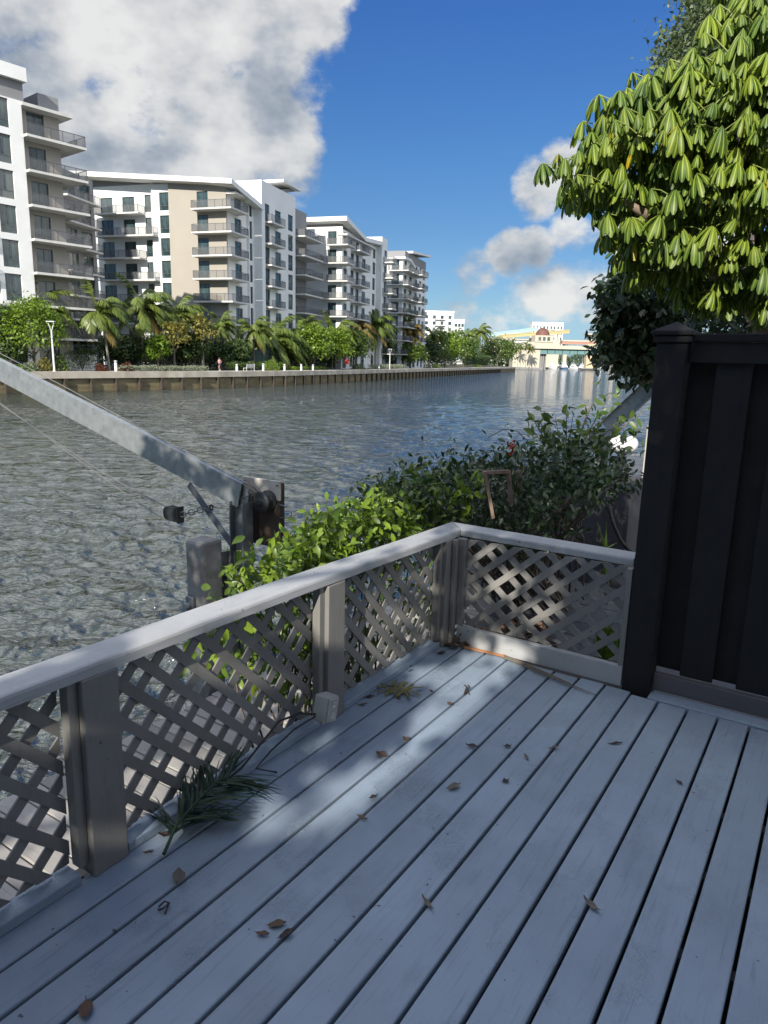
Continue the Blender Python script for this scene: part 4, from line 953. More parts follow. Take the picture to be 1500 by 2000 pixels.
# deck
deck = near('deck', (0, 1, -.04)); tag(deck, 'grey painted wooden deck of long parallel boards', None, None, 'structure')
mb = MB(); V0, PT = -1.762, .1412; uE = dl(1405, 1402, 0)[1]
for k in range(-1, 30):
    v0 = V0+PT*k+.0058; v1 = V0+PT*(k+1)-.0058; ue = 3.645 if v1 < -.72 else uE+random.uniform(-.008, .008)
    z = random.uniform(-.0018, .0012)
    mb.cbox(v0, v1, -4.4, ue+(random.uniform(-.012, .0) if v1 < -.72 else 0), z-.036, z, DECK, .006)
mb.cbox(-.69, 3., uE+.008, 3.70, -.036, .004, DECK, .005)
nb(mb, 'decking', deck)
mb = MB()
for u in np.arange(-4., 3.7, .4): mb.box(-1.95, 2.4, u, u+.04, -.25, -.038, JOIST)
mb.box(-1.99, -1.945, -4.4, 3.74, -.30, -.037, JOIST); mb.box(-1.944, 2.4, 3.705, 3.745, -.30, -.037, JOIST)
nb(mb, 'joist', deck)
mb = MB(); [mb.cbox(-1.955, -1.872, a, b, .001, .038, DECK, .004) for a, b in ((-4.4, 1.15), (1.33, 2.385), (2.57, 3.53))]
nb(mb, 'edge_board', deck)

# railing
rl = near('deck_railing', (-1.9, 3.6, 0), 'low weathered grey lattice railing turning a corner round the deck edge', 'railing')
def ztop(u): return .70+.0148*(3.7-u)
def rcap(pts_in, pts_out, z0s, th, mat, name):
    mb = MB(); n = len(pts_in); c = .012; vs = []
    for (a, b, zt) in zip(pts_in, pts_out, z0s):
        a = np.array(a); b = np.array(b); d = (b-a)/np.linalg.norm(b-a)
        for p, z in ((a, zt-th), (a, zt-c), (a+d*c*.3, zt-c*.3), (a+d*c, zt), (b-d*c, zt), (b-d*c*.3, zt-c*.3), (b, zt-c), (b, zt-th)): vs.append((p[0], p[1], z))
    fs = [(8*i+k, 8*i+8+k, 8*i+8+(k+1) % 8, 8*i+(k+1) % 8) for i in range(n-1) for k in range(8)]+[tuple(range(8)), tuple(range(8*n-8, 8*n))]
    mb.add(vs, fs, mat); nb(mb, name, rl)
us = np.linspace(-2.6, 3.71, 14)
rcap([(-1.868, u) for u in us[:-1]]+[(-1.868, 3.722)], [(-2.013, u) for u in us[:-1]]+[(-2.013, 3.868)], [ztop(u)-.004*math.sin(u*2.1) for u in us], .042, RAIL, 'top_rail')
vs_ = np.linspace(-1.866, -.852, 6)
rcap([(v, 3.722+(0 if i else .003)) for i, v in enumerate(vs_)], [(-2.010, 3.868)]+[(v, 3.866) for v in vs_[1:]], [.699-.004*i/5 for i in range(6)], .042, RAILX, 'top_rail')
for (u0, u1, kind) in ((-.06, .07, 0), (1.19, 1.322, 0), (2.428, 2.556, 0), (3.55, 3.648, 1)):
    mb = MB(); mb.cbox(-1.952, -1.862, u0, u1, .001, ztop(u1)-.043, POSTM, .005); o = nb(mb, 'post', rl)
    mb = MB(); mb.cbox(-1.928, -1.885, u0-.036, u0-.001, .047, ztop(u0)-.044, POSTM, .003)
    if kind: mb.cbox(-1.86, -1.80, 3.66, 3.70, .118, .655, POSTM, .003); mb.cbox(-1.859, -1.835, 3.61, 3.648, .001, .655, POSTM, .003)
    nb(mb, 'trim_strip', o)
def clip(poly, nx, ny, c):
    out = []
    for i in range(len(poly)):
        a, b = poly[i], poly[(i+1) % len(poly)]; da, db = a[0]*nx+a[1]*ny-c, b[0]*nx+b[1]*ny-c
        if da <= 0: out.append(a)
        if da*db < 0: t = da/(da-db); out.append((a[0]+(b[0]-a[0])*t, a[1]+(b[1]-a[1])*t))
    return out
def lattice(o, ex, en, s0, s1, z0, z1, name, sgn=1, pitch=.099, w_=.038, th=.007, ang=45):
    """two crossed layers of slats in the (ex, z) plane; en = outward side of the back layer"""
    for layer in (0, 1):
        mb = MB(); a = R(ang)*(sgn if layer == 0 else -sgn); d = (math.cos(a), math.sin(a)); n = (-d[1], d[0])
        k = -40
        for k in range(-60, 60):
            c = k*pitch+random.uniform(-.003, .003)+(.03 if layer else 0); t_ = random.uniform(-.012, .012); n2 = (n[0]*math.cos(t_)-n[1]*math.sin(t_), n[0]*math.sin(t_)+n[1]*math.cos(t_))
            P = [(s0, z0), (s1, z0), (s1, z1), (s0, z1)]
            P = clip(P, n2[0], n2[1], c+w_/2)
            if len(P) > 2: P = clip(P, -n2[0], -n2[1], -(c-w_/2))
            if len(P) > 2:
                off = layer*th*1.05
                mb.prism(P, np.array(o)+np.array(en)*off, ex, (0, 0, 1), en, th, LATT)
        nb(mb, name, rl)
for a, b in ((-2.4, -.10), (.075, 1.15), (1.326, 2.388), (2.56, 3.51)):
    lattice((-1.929, 0, 0), (0, 1, 0), (-1, 0, 0), a, b, .048, ztop(b)-.046, 'lattice_panel', sgn=-1)
lattice((0, 3.692, 0), (1, 0, 0), (0, 1, 0), -1.80, -.866, .118, .652, 'lattice_panel', sgn=1, pitch=.0975, ang=41)
mb = MB(); mb.cbox(-1.83, -.84, 3.655, 3.690, .002, .116, RAILX, .004); nb(mb, 'kick_board', rl)
mb = MB(); mb.cbox(-.866, -.838, 3.655, 3.70, .118, .653, POSTM, .003); nb(mb, 'trim_strip', rl)

# black fence
bf = near('privacy_fence', (-.76, 3.73, 0), 'tall black board privacy fence with capped corner post', 'fence')
mb = MB(); mb.cbox(-.835, -.695, 3.66, 3.80, -.2, 1.79, BLACK, .006); po = nb(mb, 'post', bf)
mb = MB(); mb.cbox(-.850, -.680, 3.645, 3.815, 1.792, 1.825, BLACK, .006); mb.cbox(-.862, -.668, 3.633, 3.827, 1.826, 1.846, BLACK, .004)
mb.add([(-.855, 3.64, 1.847), (-.675, 3.64, 1.847), (-.675, 3.82, 1.847), (-.855, 3.82, 1.847), (-.765, 3.73, 1.893)], [(0, 1, 4), (1, 2, 4), (2, 3, 4), (3, 0, 4)], BLACK); nb(mb, 'cap', po)
mb = MB(); mb.cbox(-.693, 2.6, 3.705, 3.80, 1.80, 1.835, BLACK, .004); nb(mb, 'top_cap', bf)
mb = MB(); mb.cbox(-.693, 2.6, 3.72, 3.745, 1.70, 1.797, BLACK, .004); nb(mb, 'rail', bf)
for k in range(12):
    x0 = -.692+k*.133; f = k % 2 == 1
    mb = MB(); mb.cbox(x0-(.012 if f else .06 if k == 0 else .004), x0+.133+(.012 if f else .004), 3.746 if f else 3.803, 3.766 if f else 3.822, .104, 1.72, BLACK, .004); nb(mb, 'board', bf)
mb = MB(); mb.cbox(-.688, 2.6, 3.712, 3.747, .006, .10, plain('kick_dark', (.12, .11, .115), (.08, .075, .08), scale=(.1, 1, 1), ns=9), .005); nb(mb, 'kick_board', bf)

# outlet box and its cable
ob = near('electrical_outlet', (-1.79, 2.31, .09), 'weathered grey outdoor outlet box at the foot of the middle post', 'outlet')
mb = MB(); mb.cbox(-.045, .03, -.04, .04, 0, .12, OUTL, .008); mb.cbox(.031, .037, -.036, .036, .006, .114, OUTL, .003); o = mb.build('box', ob)
mb = MB()
for z in (.036, .084):
    mb.lathe([(.0145, 0), (.0145, .0025), (.012, .003)], plain('socket_plastic', (.55, .54, .51), bump=0) if z < .05 else mb.mats[0], (0, 0, 0), 14)
    for i in range(len(mb.v)-42, len(mb.v)): x, y, zz = mb.v[i]; mb.v[i] = (.0375+zz, y, x+z)
mb.build('socket', ob)
mb = MB()
for z in (.036, .084):
    for y in (-.005, .005): mb.box(.0405, .0412, y-.0012, y+.0012, z, z+.007, BLKP)
mb.build('slot', o)
ob.rotation_euler = (R(-13), 0, -DA)
cb = near('power_cable', (-1.86, 1.9, .04), 'thin black cable lying at the lattice foot beside the outlet box', 'cable')
mb = MB(); mb.tube([(-1.815, 2.275, .13), (-1.84, 2.2, .16), (-1.855, 2.08, .17), (-1.865, 1.98, .11), (-1.86, 1.86, .06), (-1.85, 1.74, .055), (-1.84, 1.62, .052)], .005, BLKP, 6); mb.tube([(-1.815, 2.275, .12), (-1.84, 2.16, .10), (-1.85, 2.02, .06), (-1.82, 1.9, .052), (-1.78, 1.98, .008)], .004, BLKP, 6); nb(mb, 'wire', cb)

# lower dock beyond the railing
dk = near('lower_dock', (-3.1, 2, -1.05)); tag(dk, 'lower weathered boat dock of crosswise boards', None, None, 'structure')
mb = MB()
for k in range(-30, 75):
    u0 = k*.148; mb.cbox(-4.02+random.uniform(-.015, .01), -2.32, u0+.004, u0+.142, -1.04+random.uniform(-.003, .003), -1.0+random.uniform(-.004, .003), DOCKW, .006)
nb(mb, 'boards', dk); mb = MB(); mb.box(-3.98, -3.90, -4.4, 11, -1.25, -1.045, JOIST); mb.box(-2.5, -2.42, -4.4, 11, -1.25, -1.045, JOIST); nb(mb, 'joist', dk)
# neighbour's decks past the corner
nd = near('neighbour_deck', (-2, 5, -.4)); tag(nd, 'dark grey boarded ground behind the corner lattice', None, None, 'structure')
mb = MB()
for k in range(40):
    u0 = 3.78+k*.148
    if u0 < 7.: mb.cbox(-2.28, 2.6, u0+.003, u0+.144, -.39, -.35+random.uniform(-.003, .003), GREYB, .005)
nb(mb, 'boards', nd)
n2 = near('neighbour_dock', (-3, 11, -.4)); tag(n2, 'weathered grey boards of the next dock behind the planter', None, None, 'structure')
mb = MB()
for k in range(70): u0 = 7.05+k*.148; mb.cbox(-4.3, -1.2, u0+.003, u0+.144, -.42, -.38+random.uniform(-.003, .003), DOCKW, .005)
nb(mb, 'boards', n2)

# concrete pile and boat davit
pi_ = near('concrete_piling', (-4.2, 3.84, -2.6), 'square weathered concrete piling at the dock edge beside the davit', 'piling')
mb = MB(); mb.cbox(-4.31, -4.10, 3.73, 3.94, -3.4, .24, CONC, .025); nb(mb, 'post', pi_)
mb = MB(); mb.cbox(-4.29, -4.20, 3.70, 3.73, -.36, -.22, DSTEEL, .008); mb.tube([(-4.26, 3.66, -.30), (-4.26, 3.72, -.30)], .03, GALV, 8); nb(mb, 'bolt_plate', pi_)
UP_ = 4.06
E_ = upl(470, 965, UP_); A_ = upl(0, 721, UP_); B_ = A_+(A_-E_)*.35
dv = near('boat_davit', (E_[0], UP_, -1.), 'galvanised steel boat davit arm reaching over the water at left', 'boat davit')
def channel(mb, p, q, depth, fl, mat, t=.012):
    p, q = np.array(p, float), np.array(q, float); d = (q-p)/np.linalg.norm(q-p); nrm = np.array((0, 1., 0)); h = np.cross(nrm, d)
    mb.bar(p, q, t, depth, mat, up=h)
    for s_ in (-1, 1): mb.bar(p+h*s_*(depth-t)/2+nrm*(fl/2+t/2), q+h*s_*(depth-t)/2+nrm*(fl/2+t/2), fl, t, mat, up=h)
def ibeam(mb, p, q, depth, fl, mat, nrm=(0, 1, 0), t=.012):
    p, q = np.array(p, float), np.array(q, float); d = (q-p)/np.linalg.norm(q-p); nrm = np.array(nrm, float); h = np.cross(nrm, d)
    mb.bar(p, q, t, depth-2*t-.001, mat, up=h)
    for s in (-1, 1): mb.bar(p+h*s*(depth-t)/2, q+h*s*(depth-t)/2, fl, t, mat, up=h)
ad = (A_-E_)/np.linalg.norm(A_-E_)
mb = MB(); channel(mb, E_-ad*.02+np.array([0, -.03, .0]), B_+np.array([0, -.03, 0]), .205, .055, GALV); nb(mb, 'arm', dv)
mb = MB(); ibeam(mb, (E_[0], UP_, -1.), (E_[0], UP_, E_[2]-.06), .15, .115, DSTEEL); mb.bar((E_[0]-.09, UP_-.008, E_[2]-.085), (E_[0]+.095, UP_-.008, E_[2]+.01), .012, .012, DSTEEL)
mb.prism([(-.08, -.10), (.082, -.10), (.082, .06), (.02, .10), (-.08, .04)], (E_[0], UP_-.006, E_[2]-.02), (1, 0, 0), (0, 0, 1), (0, 1, 0), .012, DSTEEL); nb(mb, 'post', dv)
p, q = upl(369, 946, UP_), upl(452, 1062, UP_)
mb = MB(); mb.bar(p, q, .055, .012, DSTEEL, up=(0, 1, 0)); nb(mb, 'brace', dv)
mb = MB(); a = upl(431, 1078, UP_-.1); b = upl(452, 1170, UP_-.1); mb.box(a[0], a[0]+.012, UP_-.12, UP_-.02, a[2]-1., a[2], GALV); mb.box(a[0]+.013, a[0]+.09, UP_-.03, UP_-.018, a[2]-1., a[2], GALV); mb.box(a[0]+.091, a[0]+.10, UP_-.12, UP_-.02, a[2]-1., a[2]-.09, GALV)
mb.cbox(E_[0]-.12, E_[0]+.13, UP_-.10, UP_+.13, a[2]-.2, a[2]-.165, GALV, .004); nb(mb, 'bracket', dv)
UW = UP_+.16; a, b = upl(473, 930, UW), upl(547, 1072, UW)
mb = MB(); mb.cbox(a[0], b[0], UW, UW+.02, (a[2]+b[2])/2+.12, a[2], RUST, .004); o = nb(mb, 'winch_plate', dv)
mb = MB(); mb.cbox(a[0]+.04, b[0]-.01, UW+.021, UW+.075, b[2], a[2]-.02, RUSTD, .01); mb.cbox(a[0]+.012, b[0]-.002, UW+.001, UW+.021, b[2], (a[2]+b[2])/2+.119, RUSTD, .004); nb(mb, 'winch_box', dv)
mb = MB()
for x in (a[0]+.025, b[0]-.025): mb.lathe([(.011, 0), (.011, .008), (.006, .011)], GALV, (0, 0, 0), 8)
for i, (x, y, z) in enumerate(list(mb.v)): c = a[0]+.025 if i < 24 else b[0]-.025; mb.v[i] = (c+x, UW-z, a[2]-.03+y)
nb(mb, 'bolt', o)
c = upl(517, 979, UW-.05); mb = MB()
mb.lathe([(.05, 0), (.085, 0), (.085, .014), (.058, .02), (.056, .05), (.058, .08), (.085, .086), (.085, .10), (.05, .104), (.03, .105), (.028, .118), (.014, .12)], BLSTEEL, (0, 0, 0), 20)
mb.v = [(c[0]+x, UW-.0-z, c[2]+y) for x, y, z in mb.v]; nb(mb, 'cable_drum', dv)
a2 = upl(487, 975, UW-.1); mb = MB(); mb.cbox(a2[0]-.03, a2[0]+.03, UW-.11, UW-.10, a2[2]-.05, a2[2]+.06, GALV, .003); nb(mb, 'drum_bracket', dv)
mb = MB()
tp = [upl(x, y, UP_-.02) for x, y in ((497, 953), (420, 912), (330, 867), (250, 822), (120, 752), (0, 690))]; mb.tube([(c[0]-.05, UW-.05, c[2]+.05)]+tp+[tp[-1]+(tp[-1]-tp[-2])], .004, ROPE, 6)
mb.tube([upl(x, y, UW) for x, y in ((545, 985), (560, 990), (570, 1003), (566, 1012), (545, 1011))], .0045, DSTEEL, 6)
nb(mb, 'winch_cable', dv)
UK = UP_-.06
pb = near('pulley_block', upl(340, 1003, UK), 'black steel pulley block chained to the davit brace over the water', 'pulley block')
k_ = upl(340, 1003, UK); s_px = np.linalg.norm(upl(341, 1003, UK)-k_)
mb = MB(); poly = [(.0, -.064), (.115, -.064), (.115, .062), (0, .062)]+[(-.064*math.sin(t), -.001+.063*math.cos(t)) for t in np.linspace(.3, math.pi-.3, 8)]
for dy in (-.028, .02): mb.prism(poly, k_+np.array([-.045, dy, 0]), (1, 0, 0), (0, 0, 1), (0, 1, 0), .008, BLSTEEL)
mb.box(k_[0]+.071, k_[0]+.083, k_[1]-.036, k_[1]+.036, k_[2]-.072, k_[2]+.07, BLSTEEL); nb(mb, 'housing', pb)
mb = MB(); mb.lathe([(.048, -.018), (.048, -.012), (.038, -.004), (.038, .004), (.048, .012), (.048, .018)], BLKP, (0, 0, 0), 16); mb.v = [(k_[0]-.045+x, k_[1]+z, k_[2]+y) for x, y, z in mb.v]; nb(mb, 'wheel', pb)
mb = MB(); ch = [k_+np.array([.083, 0, 0])]; tgt_ = upl(413, 991, UK)
for i in range(7):
    c0 = ch[0]+(tgt_-ch[0])*(i+.5)/7; L = np.linalg.norm(tgt_-ch[0])/7*.72; d = (tgt_-ch[0])/np.linalg.norm(tgt_-ch[0]); sd = np.array([0, 1., 0]) if i % 2 else np.cross(d, (0, 1, 0))
    mb.tube([c0+d*L*math.cos(t)+sd*L*.55*math.sin(t) for t in np.linspace(0, 2*math.pi, 11)], .0045, DSTEEL, 6, cap=False)
mb.tube([tgt_+np.array([.02*math.cos(t), 0, .02*math.sin(t)]) for t in np.linspace(0, 5.5, 9)], .008, BLKP, 6); nb(mb, 'chain', pb)
fc = near('fall_cable', upl(170, 900, UK), 'pair of pale steel cables running from the pulley block along under the arm', 'cable')
mb = MB(); mb.tube([upl(x, y, UK) for x, y in ((316, 1012), (233, 956), (0, 787), (-160, 671))], .004, ROPE, 6); mb.tube([upl(x, y, UK+.03) for x, y in ((333, 994), (260, 957), (200, 923), (0, 790), (-160, 682))], .004, ROPE, 6); nb(mb, 'wire', fc)
# second davit further along
p0, p1, p2 = dat(1188, 905, 11), dat(1184, 838, 11), dat(1290, 738, 11.); p1[1] = p0[1]; p2 = upl(1290, 738, p0[1]); p1 = upl(1184, 836, p0[1]); p0 = upl(1188, 960, p0[1])
d2 = near('boat_davit', (p0[0], p0[1], -.4), 'smaller pale davit on the next dock behind the hibiscus twigs', 'boat davit')
mb = MB(); ibeam(mb, p1, p1+(p2-p1)*1.4, .24, .13, GALV); nb(mb, 'arm', d2)
mb = MB(); ibeam(mb, (p1[0], p1[1], -.4), (p1[0], p1[1], p1[2]-.02), .2, .13, GALV); nb(mb, 'post', d2)
mb = MB(); mb.cbox(p1[0]-.32, p1[0]-.1, p1[1]-.1, p1[1]+.1, p1[2]-.34, p1[2]-.14, GALV, .02); mb.tube([(p1[0]-.21, p1[1]-.16, p1[2]-.24), (p1[0]-.21, p1[1]-.1, p1[2]-.24)], .05, BLKP, 10); nb(mb, 'winch', d2)
# round globes on a dark post, mooring post
g0 = dat(1215, 867, 8.6); gl = near('globe_lamp', (g0[0], g0[1], -.38), 'twin white globes on a dark post behind the planter', 'globe lamp')
mb = MB(); mb.tube([(g0[0], g0[1], -.38), (g0[0], g0[1], g0[2]-.09)], .045, BLKP, 8); mb.tube([(g0[0]-.06, g0[1], g0[2]-.1), (g0[0]+.07, g0[1], g0[2]-.1)], .03, BLKP, 8); nb(mb, 'post', gl)
for dx in (-.055, .08):
    mb = MB(); mb.lathe([(.104*math.sin(t)+.001, .104*-math.cos(t)) for t in np.linspace(.0, math.pi, 12)], GLOBE, (g0[0]+dx, g0[1]+dx*.3, g0[2]), 18); nb(mb, 'globe', gl)
m0 = dat(1263, 960, 8.2); m1 = dat(1266, 830, 8.2); mp_ = near('mooring_post', (m0[0], m0[1], -.38), 'pale weathered wooden post standing by the black fence', 'post')
mb = MB(); mb.cbox(m0[0]-.06, m0[0]+.06, m0[1]-.06, m0[1]+.06, -.38, m1[2], plain('pale_wood', (.48, .46, .40), (.32, .3, .26), scale=(1, 1, .15), ns=9), .01); nb(mb, 'post', mp_)
# planter, hose
q = dat(1234, 947, 6.3); pt = near('planter_box', (q[0]-1.1, q[1]-.2, -.35), 'dark grey planter box holding the overgrown hedge', 'planter')
mb = MB(); Lp = 1.75; PG = plain('planter_grey', (.085, .085, .095), (.06, .06, .068), ns=2., rough=.6)
mb.cbox(q[0]-Lp, q[0], q[1]-.0, q[1]+.05, -.35, q[2], PG, .006); mb.cbox(q[0]-Lp, q[0], q[1]+.45, q[1]+.5, -.35, q[2], PG, .006); mb.cbox(q[0]-.05, q[0]-.001, q[1]+.052, q[1]+.448, -.35, q[2]-.002, PG, .006); mb.cbox(q[0]-Lp+.001, q[0]-Lp+.05, q[1]+.052, q[1]+.448, -.35, q[2]-.002, PG, .006); nb(mb, 'box', pt)
mb = MB(); mb.box(q[0]-Lp+.052, q[0]-.052, q[1]+.052, q[1]+.448, q[2]-.12, q[2]-.06, SOIL); nb(mb, 'soil', pt)
hs = near('garden_hose', dat(1200, 1040, 5.9), 'thick dark hose hanging from the planter towards the fence post', 'hose')
mb = MB(); mb.tube([dat(x, y, Y) for x, y, Y in ((1180, 975, 6.1), (1186, 985, 5.95), (1192, 1003, 5.9), (1200, 1030, 5.85), (1212, 1055, 5.8), (1228, 1075, 5.75), (1250, 1090, 5.7))], [.03, .03, .018, .017, .017, .017, .017], BLKP, 8); nb(mb, 'pipe', hs)

# ------------------------------------------------------------------ near planting
def exitY(x, y, mv=-2.16, mu=3.95):
    d = ray(x, y); k = d[0]*cD-d[1]*sD; ku = d[0]*sD+d[1]*cD; t = min(mv/k if k < 0 else 1e9, mu/ku); return t*d[1]
def px_cloud(poly, n, d0, d1, zmin=-.98):
    out = []
    for x, y in polypts(poly, n):
        Y = exitY(x, y)+random.uniform(d0, d1); P = dat(x, y, Y)
        if P[2] > zmin: out.append(P)
    return np.array(out)
def nleaves(name, pos, size, mat, root, droop=.35, tmpl=LEAF6, upb=.7):
    n = len(pos); d = rdir(n); d[:, 2] -= droop; up = rdir(n)*.7+np.array([0, -.2, upb]); return nscatter(name, *tmpl, pos, frames(d, up, size*(.6+.8*rng.random(n))), mat, root)
def cluster(pos, k, s): return (pos[:, None, :]+rng.normal(size=(len(pos), k, 3))*s).reshape(-1, 3)
def stems(root, pts, base, mat, n, r=.006, seed=1):
    r_ = random.Random(seed); mb = MB()
    for i in range(n):
        p = pts[r_.randrange(len(pts))]; b = np.array(base)+np.array([r_.uniform(-.4, .4), r_.uniform(-.4, .4), 0]); m_ = (p+b)/2+np.array([r_.uniform(-.12, .12), r_.uniform(-.12, .12), .08]); mb.tube([b, m_, p], [r*1.6, r*1.1, r*.5], mat, 5)
    return nb(mb, 'stem', root)
vin = near('vine_shrub', (-2.5, 3.2, -1.), 'bright lime green leafy vine growing up along the outside of the left rail', 'shrub')
poly = [(552, 1080), (560, 1055), (600, 1022), (640, 994), (700, 990), (760, 965), (800, 990), (820, 1030), (700, 1090), (590, 1140), (548, 1120)]
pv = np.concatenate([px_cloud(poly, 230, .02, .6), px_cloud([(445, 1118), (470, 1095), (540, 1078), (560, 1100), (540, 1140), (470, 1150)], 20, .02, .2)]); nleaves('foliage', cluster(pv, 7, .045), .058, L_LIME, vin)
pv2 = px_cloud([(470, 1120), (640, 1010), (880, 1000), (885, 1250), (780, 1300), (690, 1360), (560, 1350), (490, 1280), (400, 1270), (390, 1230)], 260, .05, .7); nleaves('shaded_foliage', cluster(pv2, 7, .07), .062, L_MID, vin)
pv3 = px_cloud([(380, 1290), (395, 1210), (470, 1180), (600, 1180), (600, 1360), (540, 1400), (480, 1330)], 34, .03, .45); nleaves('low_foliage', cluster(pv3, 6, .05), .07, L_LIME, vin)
stems(vin, np.concatenate([pv, pv2]), (-2.6, 3.3, -1.), BARK, 60, .006, 3)
hd = near('hedge', (-2.3, 5.2, -.4), 'dark overgrown hedge rising above the railing corner', 'hedge')
poly = [(680, 1005), (750, 945), (850, 908), (930, 897), (1000, 884), (1080, 868), (1160, 880), (1222, 905), (1238, 938), (1160, 962), (1118, 1000), (1085, 1070), (1000, 1078), (900, 1040), (800, 1020)]
ph = px_cloud(poly, 900, .25, 2.0, -.4); nleaves('foliage', cluster(ph, 7, .07), .054, L_DARK, hd)
ph2 = px_cloud([(700, 1000), (760, 945), (850, 910), (900, 950), (880, 1030), (800, 1020)], 130, .1, 1.0, -.4); nleaves('side_foliage', cluster(ph2, 7, .06), .056, L_MID, hd)
stems(hd, ph, (-2.1, 5.6, -.3), BARK, 110, .007, 5)
sx = dat(905, 952, exitY(905, 952)+.25); mb = MB(); mb.tube([sx+[0, .1, -.25], sx+[0, 0, -.02]], .005, L_LIME, 5); nb(mb, 'shoot_stem', hd); nleaves('young_shoot', sx+rng.normal(size=(26, 3))*np.array([.055, .04, .045]), .085, L_LIME, hd, droop=.1)
hb = near('hibiscus_shrub', (-2., 5.9, -.3), 'tall sparse hibiscus twigs with red flower above the dark hedge', 'shrub')
HT = [(1172, 752, 6.1), (1150, 800, 6.1), (1212, 772, 6.2), (1196, 765, 6.2), (1108, 782, 6.0), (1062, 802, 5.9), (1030, 800, 5.8), (1052, 818, 5.9), (1120, 805, 6.), (1085, 815, 5.9), (1240, 815, 6.3), (1262, 800, 6.4), (1225, 830, 6.2), (1178, 820, 6.2), (1205, 845, 6.2), (1130, 850, 6.), (1045, 845, 5.8), (1250, 850, 6.3), (1165, 845, 6.1), (1100, 850, 6.), (1268, 830, 6.4), (1215, 815, 6.3), (1020, 880, 5.7), (1070, 860, 5.8)]
mb = MB(); hp = []; b0 = dat(1105, 900, 6.); b00 = dat(1110, 1040, 6.)
mb.tube([b00, b0, dat(1125, 860, 6.)], [.016, .012, .008], BARK, 6)
for x, y, Y in HT:
    t_ = dat(x, y, Y); m_ = (t_+b0)/2+np.array([0, 0, -.05]); mb.tube([b0+(b00-b0)*random.random()*.5, m_, t_], [.007, .005, .0025], BARK, 5)
    for k in range(5): f = .55+.45*k/4; hp.append(m_+(t_-m_)*((f-.5)*2 if f > .5 else 0)+rng.normal(size=3)*.03)
mb.tube([dat(1040, 870, 5.8), dat(1010, 842, 5.7), dat(985, 838, 5.6), dat(952, 855, 5.6)], .0035, BARK, 5); mb.tube([dat(1010, 890, 5.6), dat(980, 880, 5.6), dat(940, 885, 5.5)], .003, BARK, 5)
nb(mb, 'stem', hb); hp = np.array(hp); nleaves('foliage', np.concatenate([cluster(hp, 2, .02), cluster(px_cloud([(1010, 900), (1100, 850), (1240, 870), (1235, 930), (1100, 930)], 18, 1.6, 2.2), 5, .06)]), .085, L_MID, hb, droop=.2)
for (x, y) in ((999, 868), (1001, 884)):
    c = dat(x, y, 5.6); d = rdir(9); nscatter('flower', *LEAF6, np.repeat(c[None], 9, 0), frames(d, rdir(9), np.full(9, .055)), RED, hb)
tr = near('plant_trellis', dat(955, 1010, 5.4), 'leaning old wooden trellis frame stuck in the hedge', 'trellis')
mb = MB(); z0 = exitY(955, 950)+.12
mb.bar(dat(963, 1012, z0), dat(947, 921, z0), .03, .02, TRUNKW); mb.bar(dat(944, 923, z0+.02), dat(995, 921, z0+.1), .03, .02, TRUNKW); mb.bar(dat(993, 921, z0+.1), dat(998, 985, z0+.1), .025, .02, TRUNKW); mb.bar(dat(1013, 918, z0+.2), dat(1016, 960, z0+.2), .025, .02, TRUNKW); nb(mb, 'frame', tr)
gr = near('grass_tuft', (-1.35, 4.5, -.35), 'green grass tuft behind the right end of the corner lattice', 'grass tuft')
bp_ = np.array([dat(random.uniform(1175, 1222), random.uniform(1150, 1215), 4.4+random.random()*.3) for _ in range(240)]); bp_[:, 2] = -.34
d = rdir(240)*.25+np.array([0, 0, 1.]); nscatter('blade', [(-.02, 0, 0), (.02, 0, 0), (.012, .6, .03), (0, 1, .12), (-.012, .6, .03)], [(0, 1, 2, 4), (4, 2, 3, 3)], bp_, frames(d, rdir(240), .25+.25*rng.random(240)), GRASS, gr)
mb = MB()
for x, y, x2, y2 in ((1180, 1066, 1166, 1020), (1183, 1066, 1184, 1018), (1186, 1070, 1205, 1060)):
    b = dat(1185, 1180, 4.5); mb.tube([b, dat(x, y, 4.5), dat(x2, y2, 4.5)], [.012, .01, .002], GRASS, 4)
nb(mb, 'stalk', gr)
# leaf litter behind the corner lattice (nobody could count it)
lp = [dl(random.uniform(930, 1080), random.uniform(1215, 1262), -.33) for _ in range(150)]; lo = leaves('litter', np.array([wor(*p) for p in lp]), .09, L_DRY, droop=0.); tag(lo, 'brown leaf litter behind the corner lattice', kind='stuff')

# umbrella tree
um = near('umbrella_tree', dat(1490, 800, 7.6)*np.array([1, 1, 0])+np.array([0, 0, -.5]), 'bright green umbrella tree with drooping fingered leaves above the black fence', 'tree')
def compound(nl, droop0, droop1, seed, wd=1.):
    r_ = np.random.default_rng(seed); V, F, U = [], [], []
    ss = [0, .14, .36, .62, .85, 1.]; ww = [.012, .045, .078, .104, .10, .035]
    for i in range(nl):
        a = 2*math.pi*i/nl+r_.normal()*.08; L = .85+.3*r_.random(); p = np.zeros(3); b = len(V); o = np.array([math.cos(a), math.sin(a), 0]); s_ = np.array([-math.sin(a), math.cos(a), 0]); dr0 = droop0+r_.normal()*.12
        for k, (s, w_) in enumerate(zip(ss, ww)):
            if k:
                el = -(dr0+(droop1-dr0)*((ss[k]+ss[k-1])/2)**.8); p = p+(o*math.cos(el)+np.array([0, 0, math.sin(el)]))*L*(ss[k]-ss[k-1])
            nrm = np.array([0, 0, 1.])
            for j, q in ((-1, 0), (0, .5), (1, 1)): V.append(p+s_*j*w_*wd*L+np.array([0, 0, -abs(j)*w_*.22])+o*(-abs(j)*w_*.15)); U.append((q, s))
        for k in range(5):
            for j in range(2): c0 = b+k*3+j; F.append((c0, c0+1, c0+4, c0+3))
    return V, F, U
